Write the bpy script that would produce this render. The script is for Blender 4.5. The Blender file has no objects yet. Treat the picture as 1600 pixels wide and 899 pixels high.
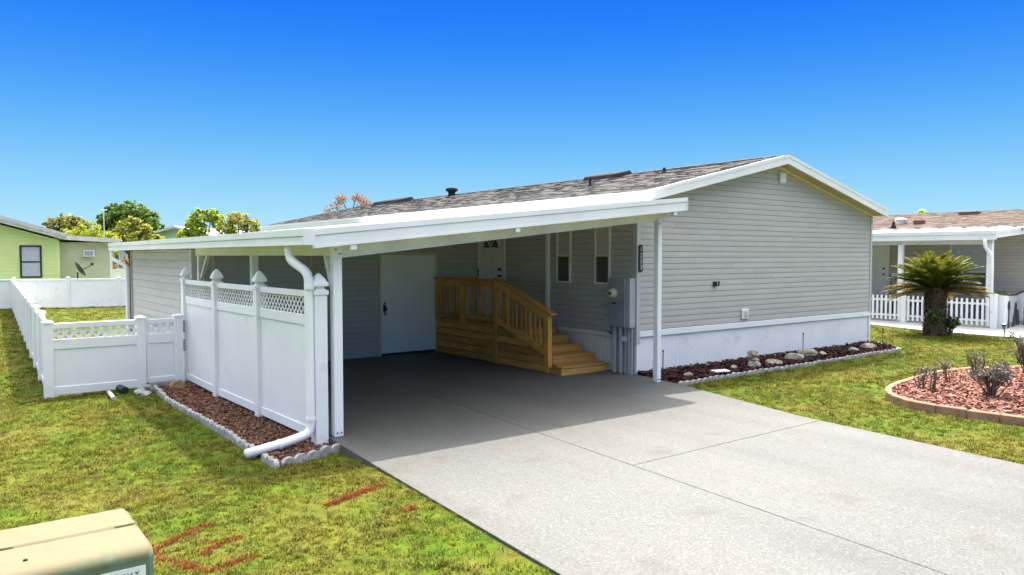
import bpy, bmesh, math, random
import numpy as np
from mathutils import Vector, Matrix
random.seed(7)
R = math.radians
scene = bpy.context.scene
C = scene.collection

# ------------------------------------------------------------------ camera, sky, sun, exposure
CAM_H = 2.1
cam_d = bpy.data.cameras.new("camera")
cam = bpy.data.objects.new("camera", cam_d)
C.objects.link(cam)
cam.location = (0, 0, CAM_H)
cam.rotation_euler = (R(90 - 2.43), 0, R(53.0 - 90))
cam_d.sensor_width = 36
cam_d.lens = 36 * 1175 / 1600
cam_d.clip_end = 3000
cam_d.clip_start = 0.05
scene.camera = cam

SUN = Vector((0.41, 0.40, 1.0)).normalized()
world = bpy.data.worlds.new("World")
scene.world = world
world.use_nodes = True
wn, wl = world.node_tree.nodes, world.node_tree.links
bg = wn["Background"]
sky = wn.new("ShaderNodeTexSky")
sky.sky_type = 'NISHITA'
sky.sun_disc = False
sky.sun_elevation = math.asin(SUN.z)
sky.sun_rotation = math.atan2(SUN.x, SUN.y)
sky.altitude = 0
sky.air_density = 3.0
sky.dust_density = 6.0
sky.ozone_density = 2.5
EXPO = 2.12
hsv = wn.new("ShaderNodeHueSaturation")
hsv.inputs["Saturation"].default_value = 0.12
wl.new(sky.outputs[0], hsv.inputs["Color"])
# the clear blue of the photographed sky: pale at the horizon, deepening upwards; overhead, out of view, a hazed near-white sky is put in to fill the shade
tc = wn.new("ShaderNodeTexCoord")
sepz = wn.new("ShaderNodeSeparateXYZ")
wl.new(tc.outputs["Generated"], sepz.inputs[0])
blue = wn.new("ShaderNodeValToRGB")
blue.color_ramp.interpolation = 'EASE'
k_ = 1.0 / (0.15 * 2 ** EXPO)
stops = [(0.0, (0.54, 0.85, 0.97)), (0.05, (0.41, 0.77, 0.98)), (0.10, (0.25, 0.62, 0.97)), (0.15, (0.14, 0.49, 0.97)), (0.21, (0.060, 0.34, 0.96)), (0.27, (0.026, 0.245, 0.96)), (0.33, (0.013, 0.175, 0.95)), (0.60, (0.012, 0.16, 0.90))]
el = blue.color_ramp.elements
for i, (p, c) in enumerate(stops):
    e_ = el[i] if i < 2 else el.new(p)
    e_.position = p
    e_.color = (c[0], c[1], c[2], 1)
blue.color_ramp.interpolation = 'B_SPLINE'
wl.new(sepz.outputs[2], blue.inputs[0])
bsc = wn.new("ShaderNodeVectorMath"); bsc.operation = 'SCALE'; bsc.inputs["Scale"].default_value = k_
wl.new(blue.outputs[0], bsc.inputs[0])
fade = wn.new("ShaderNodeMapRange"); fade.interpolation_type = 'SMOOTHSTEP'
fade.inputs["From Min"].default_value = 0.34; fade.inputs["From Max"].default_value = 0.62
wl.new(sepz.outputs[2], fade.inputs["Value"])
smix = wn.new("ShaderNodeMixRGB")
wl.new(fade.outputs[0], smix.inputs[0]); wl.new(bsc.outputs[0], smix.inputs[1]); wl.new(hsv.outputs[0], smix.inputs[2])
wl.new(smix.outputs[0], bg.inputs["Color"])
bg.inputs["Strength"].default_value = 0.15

sun_d = bpy.data.lights.new("sun", 'SUN')
sun_d.energy = 2.0
sun_d.angle = R(0.5)
sun_d.color = (1.0, 0.92, 0.79)
sun = bpy.data.objects.new("sun", sun_d)
C.objects.link(sun)
sun.rotation_euler = SUN.to_track_quat('Z', 'Y').to_euler()
sun.location = (30, 30, 60)

scene.view_settings.view_transform = 'Standard'
scene.view_settings.look = 'None'
scene.view_settings.exposure = EXPO
scene.view_settings.gamma = 1
scene.cycles.max_bounces = 12
scene.cycles.diffuse_bounces = 9

# ------------------------------------------------------------------ helpers: materials
def new_mat(name):
    m = bpy.data.materials.new(name)
    m.use_nodes = True
    return m, m.node_tree.nodes, m.node_tree.links, m.node_tree.nodes["Principled BSDF"]

def col4(c):
    return (c[0], c[1], c[2], 1)

def surf(name, c1, c2=None, scale=4.0, rough=0.6, bump=0.0, bscale=60.0, stretch=(1, 1, 1), rnd=0.0,
         attr=None, transl=0.0, metal=0.0, spec=0.4, detail=5.0, ramp=(0.35, 0.65), spots=None):
    """procedural surface: two colours mixed by world-position noise, optional per-object random and per-face tint"""
    m, n, l, b = new_mat(name)
    b.inputs["Roughness"].default_value = rough
    b.inputs["Metallic"].default_value = metal
    b.inputs["Specular IOR Level"].default_value = spec
    geo = n.new("ShaderNodeNewGeometry")
    vec = geo.outputs["Position"]
    oi = n.new("ShaderNodeObjectInfo")
    if rnd:
        ad = n.new("ShaderNodeVectorMath"); ad.operation = 'ADD'
        mu = n.new("ShaderNodeVectorMath"); mu.operation = 'SCALE'
        cb = n.new("ShaderNodeCombineXYZ")
        for i in range(3):
            l.new(oi.outputs["Random"], cb.inputs[i])
        l.new(cb.outputs[0], mu.inputs[0]); mu.inputs["Scale"].default_value = 37.0
        l.new(vec, ad.inputs[0]); l.new(mu.outputs[0], ad.inputs[1])
        vec = ad.outputs[0]
    mp = n.new("ShaderNodeMapping"); mp.inputs["Scale"].default_value = stretch
    l.new(vec, mp.inputs["Vector"])
    nz = n.new("ShaderNodeTexNoise")
    nz.inputs["Scale"].default_value = scale
    nz.inputs["Detail"].default_value = detail
    l.new(mp.outputs[0], nz.inputs["Vector"])
    rp = n.new("ShaderNodeValToRGB")
    rp.color_ramp.elements[0].position = ramp[0]
    rp.color_ramp.elements[1].position = ramp[1]
    rp.color_ramp.elements[0].color = col4(c1)
    rp.color_ramp.elements[1].color = col4(c2 or c1)
    l.new(nz.outputs["Fac"], rp.inputs[0])
    out = rp.outputs[0]
    if spots:
        sc, colr, thr = spots
        n3 = n.new("ShaderNodeTexNoise"); n3.inputs["Scale"].default_value = sc; n3.inputs["Detail"].default_value = 3
        l.new(mp.outputs[0], n3.inputs["Vector"])
        r3 = n.new("ShaderNodeValToRGB")
        r3.color_ramp.elements[0].position = thr; r3.color_ramp.elements[1].position = min(1, thr + 0.12)
        l.new(n3.outputs["Fac"], r3.inputs[0])
        mx = n.new("ShaderNodeMixRGB"); mx.inputs[2].default_value = col4(colr)
        l.new(r3.outputs[0], mx.inputs[0]); l.new(out, mx.inputs[1]); out = mx.outputs[0]
    if rnd or attr:
        hs = n.new("ShaderNodeHueSaturation")
        mr = n.new("ShaderNodeMapRange")
        k = rnd or 0.0
        if attr:
            at = n.new("ShaderNodeAttribute"); at.attribute_name = attr
            l.new(at.outputs["Fac"], hs.inputs["Value"])
        else:
            mr.inputs["To Min"].default_value = 1 - k; mr.inputs["To Max"].default_value = 1 + k
            l.new(oi.outputs["Random"], mr.inputs["Value"])
            l.new(mr.outputs[0], hs.inputs["Value"])
        l.new(out, hs.inputs["Color"]); out = hs.outputs[0]
    l.new(out, b.inputs["Base Color"])
    if bump:
        nb = n.new("ShaderNodeTexNoise"); nb.inputs["Scale"].default_value = bscale; nb.inputs["Detail"].default_value = 3
        l.new(mp.outputs[0], nb.inputs["Vector"])
        bp = n.new("ShaderNodeBump"); bp.inputs["Strength"].default_value = bump; bp.inputs["Distance"].default_value = 0.02
        l.new(nb.outputs["Fac"], bp.inputs["Height"]); l.new(bp.outputs[0], b.inputs["Normal"])
    if transl:
        tr = n.new("ShaderNodeBsdfTranslucent"); l.new(out, tr.inputs["Color"])
        ms = n.new("ShaderNodeMixShader"); ms.inputs[0].default_value = transl
        l.new(b.outputs[0], ms.inputs[1]); l.new(tr.outputs[0], ms.inputs[2])
        l.new(ms.outputs[0], n["Material Output"].inputs["Surface"])
    return m

def attr_mat(name, rough=0.9, transl=0.0, attr="tint", k=1.0):
    """surface coloured by a per-face colour attribute (each shingle, chip or leaf has its own colour)"""
    m, n, l, b = new_mat(name)
    b.inputs["Roughness"].default_value = rough
    b.inputs["Specular IOR Level"].default_value = 0.25
    at = n.new("ShaderNodeAttribute"); at.attribute_name = attr
    out = at.outputs["Color"]
    geo = n.new("ShaderNodeNewGeometry")
    nz = n.new("ShaderNodeTexNoise"); nz.inputs["Scale"].default_value = 90; nz.inputs["Detail"].default_value = 2
    l.new(geo.outputs["Position"], nz.inputs["Vector"])
    mr = n.new("ShaderNodeMapRange"); mr.inputs["To Min"].default_value = 0.7 * k; mr.inputs["To Max"].default_value = 1.3 * k
    l.new(nz.outputs["Fac"], mr.inputs["Value"])
    mu = n.new("ShaderNodeVectorMath"); mu.operation = 'SCALE'
    l.new(out, mu.inputs[0]); l.new(mr.outputs[0], mu.inputs["Scale"])
    l.new(mu.outputs[0], b.inputs["Base Color"])
    if transl:
        tr = n.new("ShaderNodeBsdfTranslucent"); l.new(mu.outputs[0], tr.inputs["Color"])
        ms = n.new("ShaderNodeMixShader"); ms.inputs[0].default_value = transl
        l.new(b.outputs[0], ms.inputs[1]); l.new(tr.outputs[0], ms.inputs[2])
        l.new(ms.outputs[0], n["Material Output"].inputs["Surface"])
    return m

# ------------------------------------------------------------------ helpers: geometry
WL = {}          # world location of every parented root

class MB:
    def __init__(s):
        s.v, s.f, s.t = [], [], []
    def face(s, pts, tint=None):
        i = len(s.v); s.v += [tuple(p) for p in pts]
        s.f.append(tuple(range(i, i + len(pts)))); s.t.append(tint)
    def box(s, x0, x1, y0, y1, z0, z1, tint=None):
        i = len(s.v)
        s.v += [(x0, y0, z0), (x1, y0, z0), (x1, y1, z0), (x0, y1, z0), (x0, y0, z1), (x1, y0, z1), (x1, y1, z1), (x0, y1, z1)]
        for q in ((0, 3, 2, 1), (4, 5, 6, 7), (0, 1, 5, 4), (1, 2, 6, 5), (2, 3, 7, 6), (3, 0, 4, 7)):
            s.f.append(tuple(i + k for k in q)); s.t.append(tint)
        return s
    def hexa(s, p, tint=None):
        """8 points: bottom ring then top ring"""
        i = len(s.v); s.v += [tuple(q) for q in p]
        for q in ((0, 3, 2, 1), (4, 5, 6, 7), (0, 1, 5, 4), (1, 2, 6, 5), (2, 3, 7, 6), (3, 0, 4, 7)):
            s.f.append(tuple(i + k for k in q)); s.t.append(tint)
        return s
    def bar(s, a, b, w, h, up=(0, 0, 1), tint=None):
        """rectangular bar from a to b, w wide sideways, h along up"""
        a, b = Vector(a), Vector(b); d = (b - a).normalized(); u = Vector(up)
        u = (u - d * u.dot(d))
        if u.length < 1e-5: u = Vector((1, 0, 0)) - d * d.x
        u.normalize(); sd = d.cross(u).normalized()
        P = []
        for e in (a, b):
            for (i, j) in ((-1, -1), (1, -1), (1, 1), (-1, 1)):
                P.append(e + sd * (i * w / 2) + u * (j * h / 2))
        s.hexa(P, tint); return s
    def tube(s, pts, r, n=8, cap=True, tint=None):
        pts = [Vector(p) for p in pts]
        rr = r if isinstance(r, (list, tuple)) else [r] * len(pts)
        base = len(s.v); ref = Vector((0.13, 0.27, 0.95))
        for k, p in enumerate(pts):
            d = (pts[min(k + 1, len(pts) - 1)] - pts[max(k - 1, 0)]).normalized()
            a = d.cross(ref)
            if a.length < 1e-3: a = d.cross(Vector((1, 0, 0)))
            a.normalize(); b = d.cross(a)
            for j in range(n):
                t = 2 * math.pi * j / n
                s.v.append(tuple(p + (a * math.cos(t) + b * math.sin(t)) * rr[k]))
        for k in range(len(pts) - 1):
            for j in range(n):
                a0 = base + k * n + j; a1 = base + k * n + (j + 1) % n
                s.f.append((a0, a1, a1 + n, a0 + n)); s.t.append(tint)
        if cap:
            s.f.append(tuple(base + j for j in range(n))[::-1]); s.t.append(tint)
            e = base + (len(pts) - 1) * n
            s.f.append(tuple(e + j for j in range(n))); s.t.append(tint)
        return s
    def prism(s, poly, z0, z1, tint=None):
        """polygon in plan (counter-clockwise) extruded from z0 to z1; z may be functions of x, y"""
        f0 = z0 if callable(z0) else (lambda x, y: z0)
        f1 = z1 if callable(z1) else (lambda x, y: z1)
        n = len(poly); i = len(s.v)
        s.v += [(x, y, f0(x, y)) for x, y in poly] + [(x, y, f1(x, y)) for x, y in poly]
        s.f.append(tuple(range(i, i + n))[::-1]); s.t.append(tint)
        s.f.append(tuple(range(i + n, i + 2 * n))); s.t.append(tint)
        for k in range(n):
            s.f.append((i + k, i + (k + 1) % n, i + n + (k + 1) % n, i + n + k)); s.t.append(tint)
        return s
    def extr(s, poly, o, u, v, w, th, tint=None):
        """2-D outline (a,b) placed at o + a*u + b*v and given thickness th along w"""
        o, u, v, w = Vector(o), Vector(u), Vector(v), Vector(w)
        n = len(poly); i = len(s.v)
        for k in (0, th):
            s.v += [tuple(o + u * a + v * b + w * k) for a, b in poly]
        s.f.append(tuple(range(i, i + n))); s.t.append(tint)
        s.f.append(tuple(range(i + n, i + 2 * n))[::-1]); s.t.append(tint)
        for k in range(n):
            s.f.append((i + k, i + n + k, i + n + (k + 1) % n, i + (k + 1) % n)); s.t.append(tint)
        return s
    def squares(s, cx, cy, prof, tint=None):
        """stack of squares (half width, z): post caps and tapered posts"""
        i = len(s.v)
        for h, z in prof:
            s.v += [(cx - h, cy - h, z), (cx + h, cy - h, z), (cx + h, cy + h, z), (cx - h, cy + h, z)]
        for k in range(len(prof) - 1):
            for j in range(4):
                a = i + 4 * k + j; b = i + 4 * k + (j + 1) % 4
                s.f.append((a, b, b + 4, a + 4)); s.t.append(tint)
        s.f.append((i + 3, i + 2, i + 1, i)); s.t.append(tint)
        e = i + 4 * (len(prof) - 1); s.f.append((e, e + 1, e + 2, e + 3)); s.t.append(tint)
        return s
    def mesh(s, name, mat, off=(0, 0, 0), bevel=0.0, smooth=False, tint_name="tint"):
        me = bpy.data.meshes.new(name)
        o = Vector(off)
        me.from_pydata([(x - o.x, y - o.y, z - o.z) for x, y, z in s.v], [], s.f)
        for m in (mat if isinstance(mat, (list, tuple)) else [mat]):
            me.materials.append(m)
        if any(t is not None for t in s.t):
            if isinstance(s.t[0], (tuple, list)):
                at = me.attributes.new(tint_name, 'FLOAT_COLOR', 'FACE')
                at.data.foreach_set("color", [c for t in s.t for c in (*t, 1.0)])
            else:
                at = me.attributes.new(tint_name, 'FLOAT', 'FACE')
                at.data.foreach_set("value", [t if t is not None else 1.0 for t in s.t])
        bm = bmesh.new(); bm.from_mesh(me)
        if not any(t is not None for t in s.t):
            bmesh.ops.recalc_face_normals(bm, faces=bm.faces)
        if bevel:
            ed = [e for e in bm.edges if len(e.link_faces) == 2 and e.calc_face_angle(0) > 0.5]
            bmesh.ops.bevel(bm, geom=ed, offset=bevel, segments=1, affect='EDGES', clamp_overlap=True)
        bm.to_mesh(me); bm.free()
        if smooth:
            me.polygons.foreach_set("use_smooth", [True] * len(me.polygons))
        return me
    def build(s, name, mat, parent=None, bevel=0.0, smooth=False, kind=None, label=None):
        off = WL[parent.name] if parent else (0, 0, 0)
        me = s.mesh(name, mat, off, bevel, smooth)
        o = bpy.data.objects.new(name, me); C.objects.link(o)
        if parent:
            o.parent = parent; WL[o.name] = WL[parent.name]
        if kind: o['kind'] = kind
        if label: o['label'] = label
        return o

def tag(o, label, cat, group=None):
    o['label'] = label; o['category'] = cat
    if group: o['group'] = group
    return o

def thing(name, label, cat, loc=(0, 0, 0), group=None):
    o = bpy.data.objects.new(name, None); C.objects.link(o)
    o.location = loc; o.empty_display_size = 0.2
    WL[o.name] = Vector(loc)
    return tag(o, label, cat, group)

def solo(mb, name, mat, label, cat, group=None, loc=None, **k):
    """a thing that is one mesh; its origin is moved to its base"""
    if loc is None:
        a = np.array(mb.v); loc = (float(a[:, 0].mean()), float(a[:, 1].mean()), float(a[:, 2].min()))
    me = mb.mesh(name, mat, loc, **k)
    o = bpy.data.objects.new(name, me); C.objects.link(o); o.location = loc
    WL[o.name] = Vector(loc)
    return tag(o, label, cat, group)

def inst(name, me, loc, parent, rot=(0, 0, 0), scl=(1, 1, 1), kind=None):
    o = bpy.data.objects.new(name, me); C.objects.link(o)
    o.parent = parent; o.location = Vector(loc) - WL[parent.name]; o.rotation_euler = rot; o.scale = scl
    WL[o.name] = Vector(loc)
    if kind: o['kind'] = kind
    return o

def text_part(name, body, size, mat, parent, loc, xaxis, yaxis, depth=0.002):
    cu = bpy.data.curves.new(name, 'FONT'); cu.body = body; cu.size = size
    cu.align_x = 'CENTER'; cu.align_y = 'CENTER'; cu.extrude = depth
    tmp = bpy.data.objects.new(name + "_c", cu); C.objects.link(tmp)
    bpy.context.view_layer.update()
    me = bpy.data.meshes.new_from_object(tmp.evaluated_get(bpy.context.evaluated_depsgraph_get()))
    bpy.data.objects.remove(tmp)
    me.name = name; me.materials.clear(); me.materials.append(mat)
    x = Vector(xaxis).normalized(); y = Vector(yaxis).normalized(); z = x.cross(y)
    mw = Matrix((x, y, z)).transposed().to_4x4()
    mw.translation = Vector(loc) - WL[parent.name]
    me.transform(mw)
    o = bpy.data.objects.new(name, me); C.objects.link(o); o.parent = parent; WL[o.name] = WL[parent.name]
    return o

def inside(poly, x, y):
    p = np.asarray(poly); n = len(p); r = np.zeros(np.shape(x), bool); j = n - 1
    for i in range(n):
        xi, yi = p[i]; xj, yj = p[j]
        c = ((yi > y) != (yj > y)) & (x < (xj - xi) * (y - yi) / (yj - yi + 1e-12) + xi)
        r ^= c; j = i
    return r

def smooth_loop(pts, step):
    """closed Catmull-Rom loop resampled to about step metres"""
    P = np.array(pts, float); n = len(P); out = []
    for i in range(n):
        p0, p1, p2, p3 = P[i - 1], P[i], P[(i + 1) % n], P[(i + 2) % n]
        for t in np.linspace(0, 1, 24, endpoint=False):
            out.append(0.5 * ((2 * p1) + (-p0 + p2) * t + (2 * p0 - 5 * p1 + 4 * p2 - p3) * t * t + (-p0 + 3 * p1 - 3 * p2 + p3) * t ** 3))
    out = np.array(out); d = np.r_[0, np.cumsum(np.linalg.norm(np.diff(np.r_[out, out[:1]], axis=0), axis=1))]
    m = int(round(d[-1] / step)); q = np.linspace(0, d[-1], m, endpoint=False)
    full = np.r_[out, out[:1]]
    return np.c_[np.interp(q, d, full[:, 0]), np.interp(q, d, full[:, 1])]

# ------------------------------------------------------------------ materials
m_white = surf("white_vinyl", (0.80, 0.81, 0.82), (0.74, 0.75, 0.76), 1.3, 0.42, 0.03, 30, spots=(3.1, (0.68, 0.68, 0.64), 0.62))
m_whitemetal = surf("white_painted_metal", (0.80, 0.81, 0.81), (0.73, 0.74, 0.74), 1.1, 0.4, 0.02, 25, spots=(1.9, (0.62, 0.61, 0.56), 0.70))
m_cream = surf("aged_white_paint", (0.74, 0.73, 0.66), (0.64, 0.62, 0.53), 2.2, 0.55, 0.03, 30, spots=(5.0, (0.50, 0.44, 0.30), 0.68))
m_siding = surf("gray_vinyl_siding", (0.47, 0.45, 0.425), (0.435, 0.415, 0.39), 1.6, 0.55, 0.05, 70, rnd=0.03, spots=(0.9, (0.42, 0.41, 0.39), 0.66))
m_trimgray = surf("gray_corner_trim", (0.50, 0.50, 0.49), (0.46, 0.46, 0.45), 2.0, 0.5)
m_core = surf("wall_core", (0.16, 0.16, 0.155), (0.14, 0.14, 0.135), 2.0, 0.8)
m_soffit = surf("bounce_tinted_soffit", (0.50, 0.43, 0.27), (0.42, 0.36, 0.22), 3.0, 0.7, spots=(6, (0.24, 0.20, 0.12), 0.62))  # tan holds warm light bounced off the grass, put into the soffit colour
m_trimcream = surf("cream_trim", (0.66, 0.60, 0.42), (0.58, 0.52, 0.36), 3.0, 0.6)
m_door = surf("white_door_paint", (0.80, 0.80, 0.78), (0.76, 0.76, 0.73), 1.5, 0.45, 0.02, 30)
m_panelgray = surf("gray_door_cladding", (0.50, 0.50, 0.485), (0.46, 0.455, 0.44), 3.0, 0.6, 0.08, 80)
m_black = surf("black_hardware", (0.015, 0.015, 0.016), (0.03, 0.03, 0.03), 20, 0.45)
m_metal = surf("galvanised_gray", (0.33, 0.35, 0.38), (0.27, 0.29, 0.32), 5, 0.45, 0.03, 40, metal=0.3)
m_pipegray = surf("gray_conduit", (0.42, 0.43, 0.45), (0.36, 0.37, 0.39), 6, 0.5)
m_wood = surf("treated_lumber", (0.66, 0.300, 0.060), (0.42, 0.205, 0.04), 3.0, 0.75, 0.12, 10, stretch=(9, 1, 9), rnd=0.28, spots=(1.6, (0.27, 0.13, 0.035), 0.67))
m_woodv = surf("treated_lumber_upright", (0.66, 0.300, 0.060), (0.43, 0.215, 0.045), 3.0, 0.75, 0.12, 10, stretch=(9, 9, 1), rnd=0.25, spots=(1.6, (0.27, 0.13, 0.035), 0.67))
m_woodx = surf("treated_lumber_tread", (0.60, 0.32, 0.085), (0.42, 0.225, 0.055), 3.0, 0.75, 0.12, 10, stretch=(1, 9, 9), rnd=0.22, spots=(1.6, (0.26, 0.13, 0.04), 0.67))
m_curb = surf("tan_concrete_edging", (0.31, 0.185, 0.115), (0.23, 0.125, 0.075), 9, 0.9, 0.3, 60, rnd=0.10)
m_edge = surf("gray_concrete_edging", (0.36, 0.355, 0.34), (0.23, 0.225, 0.21), 14, 0.9, 0.35, 60, rnd=0.14)
m_rock = surf("pale_limestone", (0.44, 0.39, 0.30), (0.20, 0.175, 0.135), 9, 0.95, 0.6, 30, rnd=0.15)
m_boulder = surf("brown_boulder", (0.36, 0.25, 0.13), (0.22, 0.14, 0.07), 8, 0.95, 0.5, 30)
m_mulchbase = surf("mulch_soil", (0.10, 0.05, 0.035), (0.05, 0.028, 0.02), 25, 0.95, 0.6, 40)
m_chip = attr_mat("bark_chips", k=0.56)
m_shingle = attr_mat("asphalt_shingles", k=0.40)
m_leaf = attr_mat("leaves", 0.6, 0.45, k=1.6)
m_frond = attr_mat("cycad_fronds", 0.55, 0.3, k=0.70)
m_twig = surf("gray_twigs", (0.16, 0.12, 0.09), (0.09, 0.065, 0.05), 20, 0.9)
m_trunk = surf("tree_bark", (0.20, 0.15, 0.105), (0.11, 0.08, 0.055), 12, 0.95, 0.5, 20)
m_cycbark = attr_mat("cycad_bark", k=1.7)
m_lime = surf("lime_siding", (0.56, 0.66, 0.26), (0.52, 0.61, 0.25), 1.0, 0.6)
m_paleyel = surf("pale_yellow_siding", (0.50, 0.52, 0.33), (0.45, 0.47, 0.30), 1.0, 0.6)
m_palegreen = surf("pale_green_siding", (0.48, 0.60, 0.46), (0.43, 0.55, 0.42), 1.0, 0.6)
m_tansiding = surf("tan_siding", (0.48, 0.44, 0.385), (0.43, 0.39, 0.34), 1.6, 0.6, 0.05, 60, rnd=0.03)
m_farroof = surf("pale_far_roof", (0.62, 0.60, 0.58), (0.50, 0.48, 0.46), 3, 0.7)
m_plate = surf("white_plastic", (0.76, 0.77, 0.76), (0.70, 0.71, 0.70), 8, 0.4)
m_copper = surf("rusty_vent", (0.20, 0.075, 0.04), (0.12, 0.05, 0.03), 20, 0.7)
m_darkvent = surf("dark_roof_vent", (0.022, 0.020, 0.023), (0.036, 0.032, 0.035), 9, 0.85, spec=0.15)
m_stone = surf("stone_skirting", (0.32, 0.32, 0.34), (0.12, 0.12, 0.14), 14, 0.85, 0.5, 20)
m_canvas = surf("tan_awning", (0.55, 0.46, 0.33), (0.48, 0.40, 0.28), 4, 0.8)

def glass_mat():
    m, n, l, b = new_mat("window_glass")
    b.inputs["Base Color"].default_value = (0.075, 0.075, 0.068, 1)
    b.inputs["Roughness"].default_value = 0.06
    b.inputs["Specular IOR Level"].default_value = 0.6
    return m
m_glass = glass_mat()
m_blind = surf("pale_window_blind", (0.55, 0.54, 0.48), (0.46, 0.44, 0.38), 2.5, 0.35, stretch=(1, 1, 18))
m_screen = surf("gray_window_screen", (0.40, 0.43, 0.47), (0.34, 0.37, 0.42), 6, 0.3)

def concrete_mat():
    """epoxy-chip coated driveway: pale gray with dense light and dark flecks, faint stains"""
    m, n, l, b = new_mat("speckled_driveway_coating")
    b.inputs["Roughness"].default_value = 0.62
    b.inputs["Specular IOR Level"].default_value = 0.3
    geo = n.new("ShaderNodeNewGeometry")
    n1 = n.new("ShaderNodeTexNoise"); n1.inputs["Scale"].default_value = 55; n1.inputs["Detail"].default_value = 4; n1.inputs["Roughness"].default_value = 0.75
    v1 = n.new("ShaderNodeTexVoronoi"); v1.inputs["Scale"].default_value = 75
    n2 = n.new("ShaderNodeTexNoise"); n2.inputs["Scale"].default_value = 0.55; n2.inputs["Detail"].default_value = 5
    n3 = n.new("ShaderNodeTexNoise"); n3.inputs["Scale"].default_value = 1.9; n3.inputs["Detail"].default_value = 4
    for q in (n1, v1, n2, n3):
        l.new(geo.outputs["Position"], q.inputs["Vector"])
    r1 = n.new("ShaderNodeValToRGB")
    r1.color_ramp.elements[0].position = 0.36; r1.color_ramp.elements[0].color = (0.054, 0.055, 0.056, 1)
    r1.color_ramp.elements[1].position = 0.60; r1.color_ramp.elements[1].color = (0.099, 0.099, 0.094, 1)
    l.new(n1.outputs["Fac"], r1.inputs[0])
    sep = n.new("ShaderNodeSeparateColor"); l.new(v1.outputs["Color"], sep.inputs[0])
    r2 = n.new("ShaderNodeValToRGB")
    r2.color_ramp.interpolation = 'CONSTANT'
    e = r2.color_ramp.elements
    e[0].position = 0; e[0].color = (0.029, 0.030, 0.030, 1)
    e[1].position = 0.10; e[1].color = (0.085, 0.086, 0.082, 1)
    k = e.new(0.80); k.color = (0.165, 0.166, 0.157, 1)
    k = e.new(0.95); k.color = (0.114, 0.101, 0.078, 1)
    l.new(sep.outputs[0], r2.inputs[0])
    mx = n.new("ShaderNodeMixRGB"); mx.inputs[0].default_value = 0.42
    l.new(r1.outputs[0], mx.inputs[1]); l.new(r2.outputs[0], mx.inputs[2])
    r3 = n.new("ShaderNodeValToRGB")
    r3.color_ramp.elements[0].position = 0.3; r3.color_ramp.elements[0].color = (0.90, 0.905, 0.93, 1)
    r3.color_ramp.elements[1].position = 0.7; r3.color_ramp.elements[1].color = (1.06, 1.035, 0.985, 1)
    l.new(n2.outputs["Fac"], r3.inputs[0])
    mu = n.new("ShaderNodeMixRGB"); mu.blend_type = 'MULTIPLY'; mu.inputs[0].default_value = 1
    l.new(mx.outputs[0], mu.inputs[1]); l.new(r3.outputs[0], mu.inputs[2])
    r4 = n.new("ShaderNodeValToRGB")
    r4.color_ramp.elements[0].position = 0.60; r4.color_ramp.elements[0].color = (1, 1, 1, 1)
    r4.color_ramp.elements[1].position = 0.80; r4.color_ramp.elements[1].color = (0.70, 0.65, 0.56, 1)
    l.new(n3.outputs["Fac"], r4.inputs[0])
    m2 = n.new("ShaderNodeMixRGB"); m2.blend_type = 'MULTIPLY'; m2.inputs[0].default_value = 1
    l.new(mu.outputs[0], m2.inputs[1]); l.new(r4.outputs[0], m2.inputs[2])
    mp4 = n.new("ShaderNodeMapping"); mp4.inputs["Scale"].default_value = (2.3, 0.16, 1); mp4.inputs["Rotation"].default_value = (0, 0, 0.07)
    l.new(geo.outputs["Position"], mp4.inputs["Vector"])
    n4 = n.new("ShaderNodeTexNoise"); n4.inputs["Scale"].default_value = 1.0; n4.inputs["Detail"].default_value = 4; l.new(mp4.outputs[0], n4.inputs["Vector"])
    r5 = n.new("ShaderNodeValToRGB")
    r5.color_ramp.elements[0].position = 0.35; r5.color_ramp.elements[0].color = (0.90, 0.895, 0.885, 1)
    r5.color_ramp.elements[1].position = 0.60; r5.color_ramp.elements[1].color = (1.03, 1.03, 1.03, 1)
    l.new(n4.outputs["Fac"], r5.inputs[0])
    m3 = n.new("ShaderNodeMixRGB"); m3.blend_type = 'MULTIPLY'; m3.inputs[0].default_value = 1
    l.new(m2.outputs[0], m3.inputs[1]); l.new(r5.outputs[0], m3.inputs[2])
    l.new(m3.outputs[0], b.inputs["Base Color"])
    bp = n.new("ShaderNodeBump"); bp.inputs["Strength"].default_value = 0.25; bp.inputs["Distance"].default_value = 0.004
    l.new(n1.outputs["Fac"], bp.inputs["Height"]); l.new(bp.outputs[0], b.inputs["Normal"])
    return m
m_drive = concrete_mat()
m_joint = surf("dark_joint_filler", (0.045, 0.043, 0.04), (0.09, 0.085, 0.08), 20, 0.95)
m_walk = surf("plain_concrete", (0.36, 0.36, 0.35), (0.31, 0.31, 0.305), 2.5, 0.85, 0.15, 60)

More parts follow.
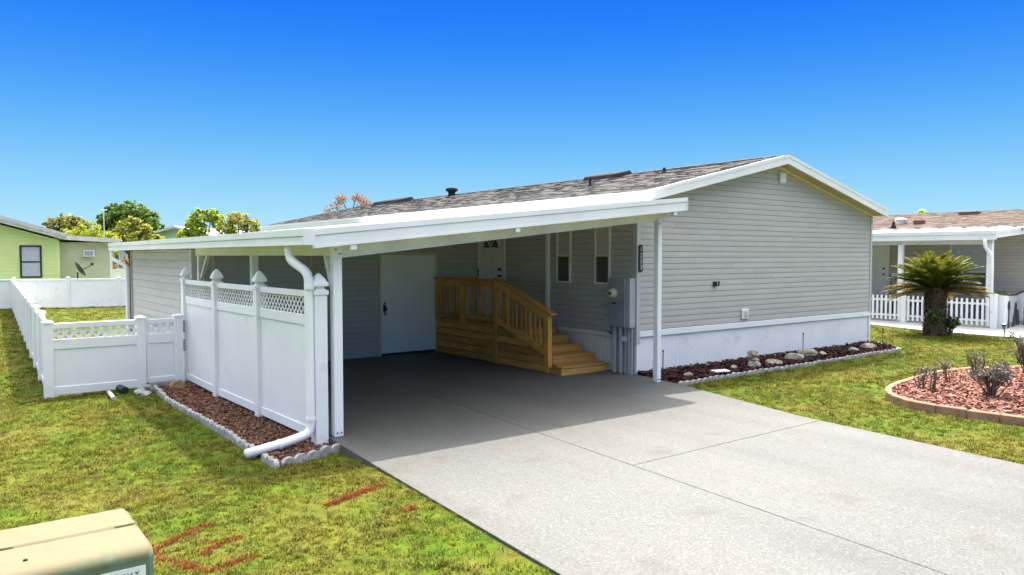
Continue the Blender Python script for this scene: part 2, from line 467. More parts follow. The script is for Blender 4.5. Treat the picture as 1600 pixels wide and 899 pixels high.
def lawn_mat(name, blade):
    """patchy lawn: bright green clumps, olive turf and straw-coloured dead patches, by world position"""
    m, n, l, b = new_mat(name)
    b.inputs["Roughness"].default_value = 0.7
    b.inputs["Specular IOR Level"].default_value = 0.05
    geo = n.new("ShaderNodeNewGeometry")
    mp = n.new("ShaderNodeMapping"); mp.inputs["Scale"].default_value = (1, 1, 0)
    l.new(geo.outputs["Position"], mp.inputs["Vector"])
    def noise(sc, det):
        q = n.new("ShaderNodeTexNoise"); q.inputs["Scale"].default_value = sc; q.inputs["Detail"].default_value = det
        l.new(mp.outputs[0], q.inputs["Vector"]); return q.outputs["Fac"]
    def ramp(src, a, ca, bb, cb):
        r = n.new("ShaderNodeValToRGB")
        r.color_ramp.elements[0].position = a; r.color_ramp.elements[0].color = col4(ca)
        r.color_ramp.elements[1].position = bb; r.color_ramp.elements[1].color = col4(cb)
        l.new(src, r.inputs[0]); return r.outputs[0]
    def mix(f, a, c):
        x = n.new("ShaderNodeMixRGB"); l.new(f, x.inputs[0]); l.new(a, x.inputs[1]); l.new(c, x.inputs[2]); return x.outputs[0]
    g = ramp(noise(3.2, 4), 0.35, (0.040, 0.084, 0.003), 0.65, (0.095, 0.146, 0.007))
    y = ramp(noise(9.0, 3), 0.35, (0.122, 0.110, 0.010), 0.7, (0.205, 0.146, 0.038))
    f1 = ramp(noise(0.75, 5), 0.42, (0, 0, 0), 0.62, (1, 1, 1))
    f2 = ramp(noise(2.3, 4), 0.48, (0, 0, 0), 0.66, (0.85, 0.85, 0.85))
    mx = n.new("ShaderNodeMixRGB"); mx.blend_type = 'LIGHTEN'; mx.inputs[0].default_value = 1
    l.new(f1, mx.inputs[1]); l.new(f2, mx.inputs[2])
    half = n.new("ShaderNodeMath"); half.operation = 'MULTIPLY'; half.inputs[1].default_value = 0.62
    l.new(mx.outputs[0], half.inputs[0])
    out = mix(half.outputs[0], g, y)
    if blade:
        oi = n.new("ShaderNodeObjectInfo")
        hs = n.new("ShaderNodeHueSaturation")
        mr = n.new("ShaderNodeMapRange"); mr.inputs["To Min"].default_value = 0.5; mr.inputs["To Max"].default_value = 1.7
        l.new(oi.outputs["Random"], mr.inputs["Value"]); l.new(mr.outputs[0], hs.inputs["Value"])
        at = n.new("ShaderNodeAttribute"); at.attribute_name = "hue"
        gt = n.new("ShaderNodeMapRange"); gt.inputs["From Min"].default_value = 0.66; gt.inputs["From Max"].default_value = 0.80
        gt.inputs["To Max"].default_value = 0.75; l.new(at.outputs["Fac"], gt.inputs["Value"])
        sx = n.new("ShaderNodeMixRGB"); sx.inputs[2].default_value = (0.26, 0.20, 0.075, 1)
        l.new(gt.outputs[0], sx.inputs[0]); l.new(out, sx.inputs[1]); out = sx.outputs[0]
        mh = n.new("ShaderNodeMapRange"); mh.inputs["To Min"].default_value = 0.465; mh.inputs["To Max"].default_value = 0.51
        l.new(at.outputs["Fac"], mh.inputs["Value"]); l.new(mh.outputs[0], hs.inputs["Hue"])
        l.new(out, hs.inputs["Color"]); out = hs.outputs[0]
        tr = n.new("ShaderNodeBsdfTranslucent"); l.new(out, tr.inputs["Color"])
        ms = n.new("ShaderNodeMixShader"); ms.inputs[0].default_value = 0.5
        l.new(b.outputs[0], ms.inputs[1]); l.new(tr.outputs[0], ms.inputs[2])
        l.new(ms.outputs[0], n["Material Output"].inputs["Surface"])
    else:
        dk = n.new("ShaderNodeVectorMath"); dk.operation = 'SCALE'; dk.inputs["Scale"].default_value = 0.8
        l.new(out, dk.inputs[0]); out = dk.outputs[0]
        nb = n.new("ShaderNodeTexNoise"); nb.inputs["Scale"].default_value = 40; nb.inputs["Detail"].default_value = 4
        l.new(geo.outputs["Position"], nb.inputs["Vector"])
        bp = n.new("ShaderNodeBump"); bp.inputs["Strength"].default_value = 0.8; bp.inputs["Distance"].default_value = 0.03
        l.new(nb.outputs["Fac"], bp.inputs["Height"]); l.new(bp.outputs[0], b.inputs["Normal"])
    l.new(out, b.inputs["Base Color"])
    return m
m_lawn = lawn_mat("patchy_lawn_ground", False)
m_blade = lawn_mat("grass_blades", True)

# ------------------------------------------------------------------ ground, driveway, walk
def lawn_z(x, y):
    x = np.asarray(x, float); y = np.asarray(y, float)
    t = np.clip((x - 3.6) / 5.4, 0, 1)
    a = -0.10 + 0.07 * t * t * (3 - 2 * t)
    q = np.clip((8.0 - y) / 1.6, 0, 1)
    return a + (-0.025 - a) * q * q * (3 - 2 * q)

def build_lawn():
    xs = np.r_[-900, -300, -100, -40, -15, np.arange(-6, 30.1, 0.5), 45, 80, 200, 500, 1200]
    ys = np.r_[-300, -60, -15, np.arange(-2, 14, 0.4), np.arange(14, 48.1, 1.0), 60, 90, 160, 400, 1200]
    X, Y = np.meshgrid(xs, ys); Z = lawn_z(X, Y)
    v = np.c_[X.ravel(), Y.ravel(), Z.ravel()]
    nx, ny = len(xs), len(ys)
    f = [(j * nx + i, j * nx + i + 1, (j + 1) * nx + i + 1, (j + 1) * nx + i) for j in range(ny - 1) for i in range(nx - 1)]
    me = bpy.data.meshes.new("lawn"); me.from_pydata(v.tolist(), [], f); me.materials.append(m_lawn)
    o = bpy.data.objects.new("lawn", me); C.objects.link(o); o['kind'] = 'structure'
build_lawn()

DRIVE = [(3.49, 14.2), (3.49, 8.07), (3.38, 6.61), (3.19, 3.70), (2.90, -1.0), (8.10, -1.0), (8.61, 2.88), (8.90, 5.54), (9.55, 8.14), (9.72, 9.2), (9.72, 14.2)]
base = MB().prism([(x + (.03 if x < 5 else -.03), y + (.03 if y < 0 else 0)) for x, y in DRIVE], -0.16, -0.014).build("driveway", m_joint, kind='structure')
WL["driveway"] = Vector((0, 0, 0))
g = 0.0045
def xj(y):            # the long control joint, slightly skewed like the poured edge
    return 5.45 + (y - 5.2) * 0.075
def xl(y):
    return float(np.interp(y, [-1, 3.70, 6.61, 8.07, 14.2], [2.90, 3.19, 3.38, 3.49, 3.49]))
def xr(y):
    return float(np.interp(y, [-1, 2.88, 5.54, 8.14, 9.2, 14.2], [8.10, 8.61, 8.90, 9.55, 9.72, 9.72]))
for side, cuts in ((0, [-1.0, 14.2]), (1, [-1.0, 5.23, 14.2])):
    for k in range(len(cuts) - 1):
        y0, y1 = cuts[k] + (g if k else 0), cuts[k + 1] - (g if k < len(cuts) - 2 else 0)
        ysl = [y0] + [q for q in (2.88, 3.70, 5.54, 6.61, 8.07, 8.14, 9.2) if y0 < q < y1] + [y1]
        if side == 0: a, bb = [(xl(q), q) for q in ysl], [(xj(q) - g, q) for q in ysl]
        else: a, bb = [(xj(q) + g, q) for q in ysl], [(xr(q), q) for q in ysl]
        MB().prism([a[0], bb[0]] + bb[1:] + a[1:][::-1], -0.10, 0.0).build("concrete_slab", m_drive, base, bevel=0.003)

walk = MB().prism([(23.4, 15.5), (22.9, 13.2), (22.62, 11.75), (22.1, 10.2), (21.92, 8.9), (21.95, 7.4), (21.6, 4), (21.0, -2), (30, -2), (30, 15.5)], -0.12, 0.0)
walk.build("neighbor_driveway", m_walk, kind='structure')

# ------------------------------------------------------------------ siding courses
SRG = random.Random(77)
def siding(parent, o, u, n, z0, z1, e, span, mat, th=0.017, joints=True):
    """dutch-lap boards: every course is an object of its own. o origin, u along the wall, n outward, span(z)->(u0,u1)"""
    o, u, n = Vector(o), Vector(u), Vector(n)
    z = z0; k = 0
    while z < z1 - 0.02:
        zt = min(z + e, z1)
        gp = 0.0065 if zt - z > 0.05 else 0.0
        prof = [(0.0, z + gp), (th, z + gp), (th, z + (zt - z) * 0.45), (th * 0.72, zt), (0.0, zt)]
        a0, b0 = span(z); a1, b1 = span(zt)
        if b1 - a1 < 0.05: b1 = a1 = (a1 + b1) / 2; b1 += 0.02
        if b0 - a0 < 0.1: break
        cuts = [q for q in (SRG.uniform(0, 3.0) + a0 + j * 3.7 for j in range(0, 9)) if max(a0, a1) + .5 < q < min(b0, b1) - .5] if joints else []
        ends = [(a0, a1)] + [e_ for q in cuts for e_ in ((q - .0015, q - .0015), (q + .0015, q + .0015))] + [(b0, b1)]
        for e0, e1 in zip(ends[::2], ends[1::2]):
            mb = MB(); ring = []
            for (l0, l1) in (e0, e1):
                for (d, zz) in prof:
                    t = min(1, max(0, (zz - z) / max(1e-6, zt - z)))
                    p = o + u * (l0 * (1 - t) + l1 * t) + n * d; ring.append((p.x, p.y, zz))
            m = len(prof); mb.v += ring
            for j in range(m - 1):
                mb.f.append((j, j + 1, m + j + 1, m + j)); mb.t.append(None)
            mb.f.append(tuple(range(m))); mb.t.append(None)
            mb.f.append(tuple(m + j for j in range(m))[::-1]); mb.t.append(None)
            mb.build("siding_board", mat, parent)
        z = zt; k += 1

def shingles(parent, y0, y1, p_low, p_high, e, tabw, colours, seed, name="shingles", gap_every=None):
    """laminated shingle courses on a slope that rises in +x: every tab its own quad, lip and tone, joined in one part"""
    rg = random.Random(seed); mb = MB()
    xl_, zl_ = p_low; xh, zh = p_high
    L = math.hypot(xh - xl_, zh - zl_); ux, uz = (xh - xl_) / L, (zh - zl_) / L; nx, nz = -uz, ux
    rows = int(L / e)
    for r in range(rows + 1):
        s0, s1 = r * e, min((r + 1) * e + 0.015, L)
        y = y0 - rg.random() * tabw
        while y < y1:
            w = tabw * rg.uniform(0.45, 1.25)
            a, b = max(y, y0), min(y + w, y1)
            y += w
            if b - a < 0.02: continue
            t = rg.choice((0.006, 0.013)); dr = rg.uniform(0, 0.02)
            c = rg.choice(colours); k = rg.uniform(0.86, 1.12); c = tuple(q * k for q in c)
            def P(s, yy, h): return (xl_ + ux * s + nx * h, yy, zl_ + uz * s + nz * h)
            mb.face([P(s0 - dr * 0, a, t), P(s0, b, t), P(s1, b, 0.002), P(s1, a, 0.002)][::-1], c)
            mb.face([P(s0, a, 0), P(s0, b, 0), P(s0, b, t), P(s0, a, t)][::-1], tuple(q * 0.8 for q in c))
    return mb.build(name, m_shingle, parent, kind='stuff')

# ------------------------------------------------------------------ the gray house
HX0, HX1, HY0, HY1 = 9.70, 17.75, 9.23, 28.45
RX, ZE, ZR = 13.77, 3.22, 4.16
SL = (ZR - ZE) / (RX - 9.66)
house = thing("house", "gray manufactured home with white skirting and low gabled shingle roof", "house", (13.7, 9.23, 0))
def gable_top(x):
    return 3.185 + SL * (RX - 9.70) - SL * abs(x - RX) - 0.16
core = MB()
core.extr([(HX0 + .02, 0.7), (HX1 - .02, 0.7), (HX1 - .02, gable_top(HX1)), (RX, gable_top(RX)), (HX0 + .02, gable_top(HX0))],
          (0, HY0 + 0.02, 0), (1, 0, 0), (0, 0, 1), (0, 1, 0), HY1 - HY0 - 0.04)
wall = core.build("wall", m_core, house)
def gspan(z):
    h = (gable_top(RX) + 0.05 - z) / SL
    return (max(HX0 + 0.07, RX - h), min(HX1 - 0.05, RX + h))
siding(wall, (0, HY0 + 0.02, 0), (1, 0, 0), (0, -1, 0), 0.77, gable_top(RX) - 0.03, 0.1077, gspan, m_siding)
siding(wall, (HX0 + 0.02, 0, 0), (0, 1, 0), (-1, 0, 0), 0.70, 3.02, 0.1077, lambda z: (HY0 + 0.07, HY1 - 0.05), m_siding)
# corner trim
ct = MB(); ct.box(HX0 - 0.012, HX0 + 0.085, HY0 - 0.014, HY0 + 0.085, 0.54, 3.05)
ct.build("corner_trim", m_trimgray, house, bevel=0.006)
ct = MB(); ct.box(HX1 - 0.07, HX1 + 0.014, HY0 - 0.014, HY0 + 0.07, 0.70, 3.03)
ct.build("corner_trim", m_trimgray, house, bevel=0.006)
# skirting: ribbed vinyl panel, band on top
sk = MB()
def ribs(a0, a1, place, step=0.105, d=0.008):
    n = int((a1 - a0) / step); prev = None; pts = []
    for k in range(n):
        s = a0 + k * step
        pts += [(s, 0.0), (s + step * 0.80, 0.0), (s + step * 0.84, d), (s + step * 0.96, d)]
    pts.append((a1, 0.0))
    for (p, dp), (q, dq) in zip(pts[:-1], pts[1:]):
        A, B = place(p, dp), place(q, dq)
        sk.face([(A[0], A[1], -0.12), (B[0], B[1], -0.12), (B[0], B[1], 0.68), (A[0], A[1], 0.68)])
ribs(HX0 + .03, HX1 - .03, lambda s, d: (s, HY0 + 0.03 + d * .4))
sk.build("skirting", m_white, house)
sk = MB(); ribs(HY0 + .03, HY1, lambda s, d: (HX0 + 0.03 + d * 1.6, s), 0.09, 0.014)
sk.build("skirting", m_cream, house)
MB().box(HX0 + .08, HX1 - .002, HY0 - 0.012, HY0 + 0.03, 0.655, 0.765).build("skirting_band", m_white, house, bevel=0.006)
MB().box(HX0 - 0.004, HX0 + .04, HY0 + 0.09, HY1, 0.62, 0.70).build("skirting_band", m_cream, house, bevel=0.006)
MB().box(HX1 - .06, HX1 + .004, HY0 - 0.004, HY0 + 0.05, -0.1, 0.653).build("skirting_corner", m_white, house)
MB().box(HX0 + .01, HX0 + .06, HY0 + 0.0, HY0 + 0.05, -0.1, 0.538).build("skirting_corner", m_white, house)
# roof: deck, shingles, fascias, soffit
rf = MB()
FY, EY = 8.905, 28.62
rf.extr([(9.68, ZE - 0.025), (RX, ZR - 0.025), (17.86, ZE - 0.025), (17.86, ZE - 0.10), (RX, ZR - 0.10), (9.68, ZE - 0.10)], (0, FY + 0.03, 0), (1, 0, 0), (0, 0, 1), (0, 1, 0), EY - FY - 0.06)
roof = rf.build("roof", m_core, house)
sh_cols = [(0.178, 0.168, 0.160), (0.150, 0.142, 0.136), (0.205, 0.194, 0.184), (0.165, 0.156, 0.149), (0.125, 0.118, 0.114), (0.188, 0.178, 0.170)]
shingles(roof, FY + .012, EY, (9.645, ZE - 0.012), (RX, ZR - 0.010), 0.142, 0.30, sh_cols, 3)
rs = MB(); rs.face([(RX, FY + .012, ZR - 0.008), (17.87, FY + .012, ZE - 0.014), (17.87, EY, ZE - 0.014), (RX, EY, ZR - 0.008)], (0.17, 0.145, 0.13))
rs.build("far_slope", m_shingle, roof)
cp = MB()
y = FY + .012; rg = random.Random(5)
while y < EY - 0.1:
    w = 0.30; c = tuple(q * rg.uniform(.8, 1.15) for q in sh_cols[rg.randrange(6)])
    for s in (-1, 1):
        cp.face([(RX, y, ZR + 0.012), (RX + s * 0.15, y, ZR + 0.010 - 0.15 * SL), (RX + s * 0.15, y + w, ZR + 0.004 - 0.15 * SL), (RX, y + w, ZR + 0.006)][::s], c)
    y += w
cp.build("ridge_cap", m_shingle, roof, kind='stuff')
def rake(x0, z0, x1, z1, name):
    mb = MB()
    for (d0, d1, yy) in ((-0.19, -0.060, FY + 0.008), (-0.060, 0.0, FY)):
        mb.hexa([(x0, yy, z0 + d0), (x1, yy, z1 + d0), (x1, FY + 0.05, z1 + d0), (x0, FY + 0.05, z0 + d0),
                 (x0, yy, z0 + d1), (x1, yy, z1 + d1), (x1, FY + 0.05, z1 + d1), (x0, FY + 0.05, z0 + d1)])
    return mb.build(name, m_whitemetal, roof)
rake(9.625, ZE - 0.005, RX, ZR, "rake_fascia")
rake(RX, ZR, 17.88, ZE - 0.02, "rake_fascia")
# eave fascia with gutter-like steps
ef = MB()
for (a, b, d) in ((3.03, 3.075, 0.0), (3.075, 3.15, 0.008), (3.15, 3.215, 0.02)):
    ef.box(9.64 - d, 9.69, FY + 0.052, EY, a, b)
ef.build("eave_fascia", m_whitemetal, roof)
ge = MB(); ge.box(17.80, 17.92, FY + .02, EY, 3.04, 3.19); ge.build("gutter", m_whitemetal, roof, bevel=0.01)
sf = MB()
for s, xe in ((-1, 9.68), (1, 17.84)):
    z_e = ZE - 0.175; z_r = ZR - 0.175
    P = [(xe, z_e), (RX, z_r)]
    sf.hexa([(P[0][0], FY + .05, P[0][1]), (P[1][0], FY + .05, P[1][1]), (P[1][0], HY0 + 0.02, P[1][1]), (P[0][0], HY0 + 0.02, P[0][1]),
             (P[0][0], FY + .05, P[0][1] + .03), (P[1][0], FY + .05, P[1][1] + .03), (P[1][0], HY0 + 0.02, P[1][1] + .03), (P[0][0], HY0 + 0.02, P[0][1] + .03)])
sf.box(17.70, 17.82, HY0 + 0.02, EY, 3.035, 3.06)
sf.build("soffit", m_soffit, roof)
tr = MB()
for xe in (9.79, HX1):
    tr.bar((xe, HY0 - 0.008, gable_top(xe) + 0.005), (RX, HY0 - 0.008, gable_top(RX) + 0.005), 0.03, 0.055)
tr.build("soffit_trim", m_trimcream, roof)
# things on the roof slope (left slope)
def zr(x): return ZE + SL * (x - 9.66)
for (px, py, h, r) in ((11.54, 12.42, 0.17, 0.030), (12.82, 11.39, 0.11, 0.032)):
    vp = MB().tube([(px, py, zr(px) - .02), (px, py, zr(px) + h)], r, 10)
    vp.tube([(px, py, zr(px) - .02), (px, py, zr(px) + .035)], [r * 2.0, r * 1.15], 10)
    vp.build("vent_pipe", m_darkvent, roof)
def lowvent(x, y, wx, wy, h):
    mb = MB()
    a = [(x - wx, y - wy), (x + wx, y - wy), (x + wx, y + wy), (x - wx, y + wy)]
    b = [(x - wx * .82, y - wy * .94), (x + wx * .82, y - wy * .94), (x + wx * .82, y + wy * .94), (x - wx * .82, y + wy * .94)]
    mb.hexa([(p, q, zr(p) - 0.03) for p, q in a] + [(p, q, zr(p) + h) for p, q in b])
    return mb
lowvent(13.35, 13.75, 0.30, 0.62, 0.10).build("ridge_vent", m_darkvent, roof, bevel=0.02)
lowvent(13.40, 25.2, 0.35, 1.05, 0.12).build("ridge_vent", m_darkvent, roof, bevel=0.02)
vb = MB(); vb.tube([(13.6, 21.4, zr(13.6) - .05), (13.6, 21.4, zr(13.6) + .10)], 0.12, 12)
vb.tube([(13.6, 21.4, zr(13.6) + .10), (13.6, 21.4, zr(13.6) + .15), (13.6, 21.4, zr(13.6) + .22), (13.6, 21.4, zr(13.6) + .25)], [0.12, 0.21, 0.20, 0.10], 12)
vb.build("exhaust_vent", m_darkvent, roof, smooth=True)
# gable wall fittings
gv = MB().box(13.91, 14.13, HY0 - 0.05, HY0, 3.61, 3.85); gv = gv.build("gable_light", m_plate, house, bevel=0.035)
ob = MB().box(12.69, 12.91, HY0 - 0.035, HY0, 0.83, 1.03); ob = ob.build("outlet_cover", m_plate, house, bevel=0.012)
MB().box(12.735, 12.865, HY0 - 0.045, HY0 - 0.034, 0.87, 0.99).build("outlet_lid", m_trimgray, ob, bevel=0.008)
hk = MB().box(11.80, 11.90, HY0 - 0.03, HY0, 1.51, 1.60); hk.tube([(11.85, HY0 - .02, 1.53), (11.85, HY0 - .09, 1.52), (11.86, HY0 - .10, 1.57), (11.90, HY0 - .06, 1.60)], 0.016, 6)
hk.build("hose_bib", m_darkvent, house)
# house number
pl = []
for k in range(13): pl.append((0.045 * math.cos(math.pi * k / 12), 0.20 + 0.045 * math.sin(math.pi * k / 12)))
for k in range(13): pl.append((0.045 * math.cos(math.pi + math.pi * k / 12), -0.20 + 0.045 * math.sin(math.pi + math.pi * k / 12)))
pq = MB().extr(pl, (9.765, HY0 - 0.017, 2.05), (1, 0, 0), (0, 0, 1), (0, -1, 0), 0.02)
plaque = pq.build("house_number_plaque", surf("black_plaque", (0.018, 0.016, 0.014), (0.03, 0.027, 0.024), 12, 0.5), house)
for k, ch in enumerate("1253"):
    text_part("digit", ch, 0.115, m_trimgray, plaque, (9.765, HY0 - 0.0385, 2.05 + 0.155 - k * 0.104), (1, 0, 0), (0, 0, 1))

# windows, front door, meter on the long wall (faces -x)
WX = HX0
def sash_window(y0, y1, z0, z1, zm, parent, x=WX, fr=0.035, frame_mat=None, up=None, low=None):
    fm = frame_mat or m_cream
    f = MB()
    f.box(x - 0.045, x, y0, y0 + fr, z0, z1); f.box(x - 0.045, x, y1 - fr, y1, z0, z1)
    f.box(x - 0.045, x, y0 + fr, y1 - fr, z1 - fr, z1); f.box(x - 0.055, x, y0 + fr, y1 - fr, z0, z0 + fr)
    f.box(x - 0.040, x, y0 + fr, y1 - fr, zm - 0.018, zm + 0.018)
    w = f.build("window", fm, parent)
    MB().box(x - 0.026, x, y0 + fr, y1 - fr, z0 + fr, zm - 0.018).build("pane", low or m_glass, w)
    MB().box(x - 0.024, x, y0 + fr, y1 - fr, zm + 0.018, z1 - fr).build("pane", up or m_blind, w)
    return w
sash_window(10.95, 11.36, 1.57, 2.66, 2.10, house)
sash_window(9.87, 10.27, 1.57, 2.63, 2.10, house)
fd = MB()
fd.box(WX - 0.05, WX, 13.10, 13.17, 0.74, 2.84); fd.box(WX - 0.05, WX, 14.04, 14.15, 0.74, 2.84); fd.box(WX - 0.05, WX, 13.17, 14.04, 2.75, 2.84)
fdo = fd.build("door_frame", m_cream, house)
ds = MB().box(WX - 0.028, WX, 13.17, 14.04, 0.76, 2.75)
door = ds.build("front_door", m_door, house)
for a in (13.26, 13.47, 13.68):
    MB().box(WX - 0.040, WX - 0.028, a, a + 0.15, 1.50, 2.17).build("door_panel", m_door, door, bevel=0.008)
    MB().box(WX - 0.040, WX - 0.028, a, a + 0.15, 0.85, 1.38).build("door_panel", m_door, door, bevel=0.008)
fan = []
for k in range(13): fan.append((0.27 * math.cos(math.pi * k / 12), 0.22 * math.sin(math.pi * k / 12)))
MB().extr(fan, (WX - 0.030, 13.61, 2.28), (0, 1, 0), (0, 0, 1), (-1, 0, 0), 0.008).build("fan_light", m_glass, door)
mt = MB()
for a in (55, 90, 125):
    mt.bar((WX - 0.041, 13.61, 2.285), (WX - 0.041, 13.61 + .26 * math.cos(R(a)), 2.285 + .21 * math.sin(R(a))), 0.02, 0.008, up=(1, 0, 0))
mt.build("fan_muntin", m_door, door)
for z in (1.80, 1.66):
    MB().tube([(WX - 0.03, 13.26, z), (WX - 0.07, 13.26, z), (WX - 0.085, 13.26, z)], [0.03, 0.032, 0.02], 10).build("door_knob", m_black, door)
MB().box(WX - 0.06, WX - 0.05, 14.06, 14.09, 1.62, 1.80).build("door_hinge", m_black, fdo)
# downpipe on the long wall between porch and windows
dp = MB().box(WX - 0.085, WX - 0.01, 11.57, 11.66, 0.02, 2.98)
dp.build("downpipe", m_whitemetal, house, bevel=0.008)
# electric meter cabinet
mc = MB().box(WX - 0.17, WX, 9.35, 9.77, 0.83, 1.69)
mcab = mc.build("meter_cabinet", m_metal, house, bevel=0.012)
MB().box(WX - 0.155, WX, 9.245, 9.349, 0.83, 1.70).build("cabinet_lit_side", m_pipegray, mcab, bevel=0.006)  # lit right face of the cabinet, its brightness painted as a paler gray strip
md = MB().tube([(WX - 0.17, 9.62, 1.43), (WX - 0.20, 9.62, 1.43), (WX - 0.26, 9.62, 1.43), (WX - 0.275, 9.62, 1.43)], [0.085, 0.085, 0.075, 0.05], 18)
md.build("meter_dial", m_trimcream, mcab)
MB().box(WX - 0.279, WX - 0.274, 9.59, 9.65, 1.405, 1.455).build("meter_display", m_black, mcab)
MB().box(WX - 0.176, WX - 0.169, 9.57, 9.67, 1.235, 1.262).build("cabinet_latch", m_black, mcab)
MB().box(WX - 0.10, WX, 9.79, 9.94, 0.74, 1.00).build("junction_box", m_pipegray, house, bevel=0.01)
cb = MB().tube([(WX - .05, 9.85, .74), (WX - .06, 9.84, .69), (WX - .07, 9.76, .68), (WX - .07, 9.70, .74), (WX - .07, 9.70, .83)], 0.012, 6)
cb.build("cable", m_black, house)
for (yy, r) in ((9.70, 0.042), (9.55, 0.042), (9.43, 0.022), (9.345, 0.030), (9.28, 0.018)):
    cd = MB().tube([(WX - 0.06, yy, 0.83), (WX - 0.06, yy, 0.0)], r, 10)
    cd.tube([(WX - 0.06, yy, 0.80), (WX - 0.06, yy, 0.76)], r * 1.25, 10)
    cd.build("conduit", m_pipegray, house)
sc = MB().box(WX - 0.10, WX - 0.03, 9.40, 9.49, 0.58, 0.66); sc.build("ground_clamp", m_plate, house)

# ------------------------------------------------------------------ carport
def zt(x, y=0): return 2.365 + (x - 3.18) * 0.1015
carport = thing("carport", "white carport with sloped roof attached to the gray house", "carport", (3.6, 8.14, 0))
TH = 0.15
CP = [(3.20, 7.89), (9.68, 8.155), (9.68, 8.898), (9.612, 8.898), (9.612, 20.0), (3.20, 20.0)]
MB().prism(CP, lambda x, y: zt(x) - TH, lambda x, y: zt(x)).build("roof_panel", m_whitemetal, carport)
rib = MB()
for k in range(12):
    yy = 8.55 + k * 0.98
    xa, xb = 3.22, 9.60
    rib.hexa([(xa, yy, zt(xa)), (xb, yy, zt(xb)), (xb, yy + .03, zt(xb)), (xa, yy + .03, zt(xa)),
              (xa, yy, zt(xa) + .016), (xb, yy, zt(xb) + .016), (xb, yy + .03, zt(xb) + .016), (xa, yy + .03, zt(xa) + .016)])
rib.build("roof_seam", m_whitemetal, carport, kind='stuff')
# front fascia: upper lip, recess line, face
def yf(x): return 7.875 + (x - 3.18) * 0.0408
ff = MB()
for (d0, d1, o) in ((-0.045, 0.022, 0.026), (-0.055, -0.045, 0.006), (-0.165, -0.055, 0.014), (-0.19, -0.165, 0.020)):
    xa, xb = 3.205, 9.70
    ff.hexa([(xa, yf(xa) - o, zt(xa) + d0), (xb, yf(xb) - o, zt(xb) + d0), (xb, yf(xb) + .012, zt(xb) + d0), (xa, yf(xa) + .012, zt(xa) + d0),
             (xa, yf(xa) - o, zt(xa) + d1), (xb, yf(xb) - o, zt(xb) + d1), (xb, yf(xb) + .012, zt(xb) + d1), (xa, yf(xa) + .012, zt(xa) + d1)])
ff.build("front_fascia", m_whitemetal, carport)
gt = MB()
for (a, b, o) in ((2.315, 2.392, 0.030), (2.305, 2.315, 0.008), (2.235, 2.305, 0.016), (2.215, 2.235, 0.022)):
    gt.box(3.13 - o, 3.202, 7.845, 20.05, a, b)
gt.build("side_gutter", m_whitemetal, carport)
ge = MB().box(3.085, 3.215, 7.82, 7.846, 2.212, 2.396); ge.build("gutter_end_cap", m_whitemetal, carport, bevel=0.004)
ec = MB().hexa([(9.70, 8.11, 2.84), (9.712, 8.11, 2.84), (9.712, 8.90, 2.84), (9.70, 8.90, 2.84), (9.70, 8.11, zt(9.7) + .02), (9.712, 8.11, zt(9.7) + .02), (9.712, 8.90, zt(9.7) + .02), (9.70, 8.90, zt(9.7) + .02)])
ec.build("end_fascia", m_whitemetal, carport)
for xx in (3.70, 6.12, 9.42):
    MB().box(xx - 0.04, xx + 0.04, yf(xx) - .01, yf(xx) + .06, zt(xx) - 0.255, zt(xx) - 0.185).build("drip_outlet", m_plate, carport, bevel=0.006)
# beams and posts
PL, PR = (3.60, 8.15), (9.45, 8.50)
zb = lambda x: zt(x) - TH - 0.002
bm_ = MB()
bm_.hexa([(PL[0] + .05, PL[1] - .045, 2.075), (9.62, PR[1] - .035, 2.70), (9.62, PR[1] + .045, 2.70), (PL[0] + .05, PL[1] + .045, 2.075),
          (PL[0] + .05, PL[1] - .045, zb(3.65)), (9.62, PR[1] - .035, zb(9.62)), (9.62, PR[1] + .045, zb(9.62)), (PL[0] + .05, PL[1] + .045, zb(3.65))])
bm_.build("front_beam", m_cream, carport)
sb = MB().box(3.565, 3.635, 8.21, 14.12, 2.10, zb(3.565)); sb.build("side_beam", m_cream, carport)
MB().box(3.545, 3.655, 8.10, 8.205, 0.0, zb(3.545)).build("post", m_white, carport, bevel=0.008)
MB().box(9.36, 9.455, 8.43, 8.463, 0.0, 2.72).build("post", m_white, carport, bevel=0.006)
MB().box(9.362, 9.453, 8.4635, 8.53, 0.0, 2.718).build("post", m_whitemetal, carport, bevel=0.006)
MB().box(3.55, 3.65, 10.98, 11.08, -0.02, 2.10).build("post", m_cream, carport, bevel=0.008)
MB().box(3.55, 3.65, 13.86, 13.96, -0.02, 2.10).build("post", m_cream, carport, bevel=0.008)
MB().bar((3.60, 8.46, 2.19), (3.60, 8.19, 1.62), 0.05, 0.07).build("brace", m_cream, carport)
MB().bar((3.60, 13.35, 2.19), (3.60, 13.82, 1.72), 0.05, 0.07).build("brace", m_cream, carport)
bo = MB()
for (x, y, z) in ((3.575, 8.099, 2.17), (3.625, 8.099, 2.12), (3.575, 8.099, .05), (3.625, 8.099, .05), (9.385, 8.429, .05), (9.43, 8.429, .05), (9.385, 8.429, 2.62)):
    bo.tube([(x, y, z), (x, y - .012, z)], .009, 6)
bo.build("post_bolts", m_darkvent, carport, kind='stuff')
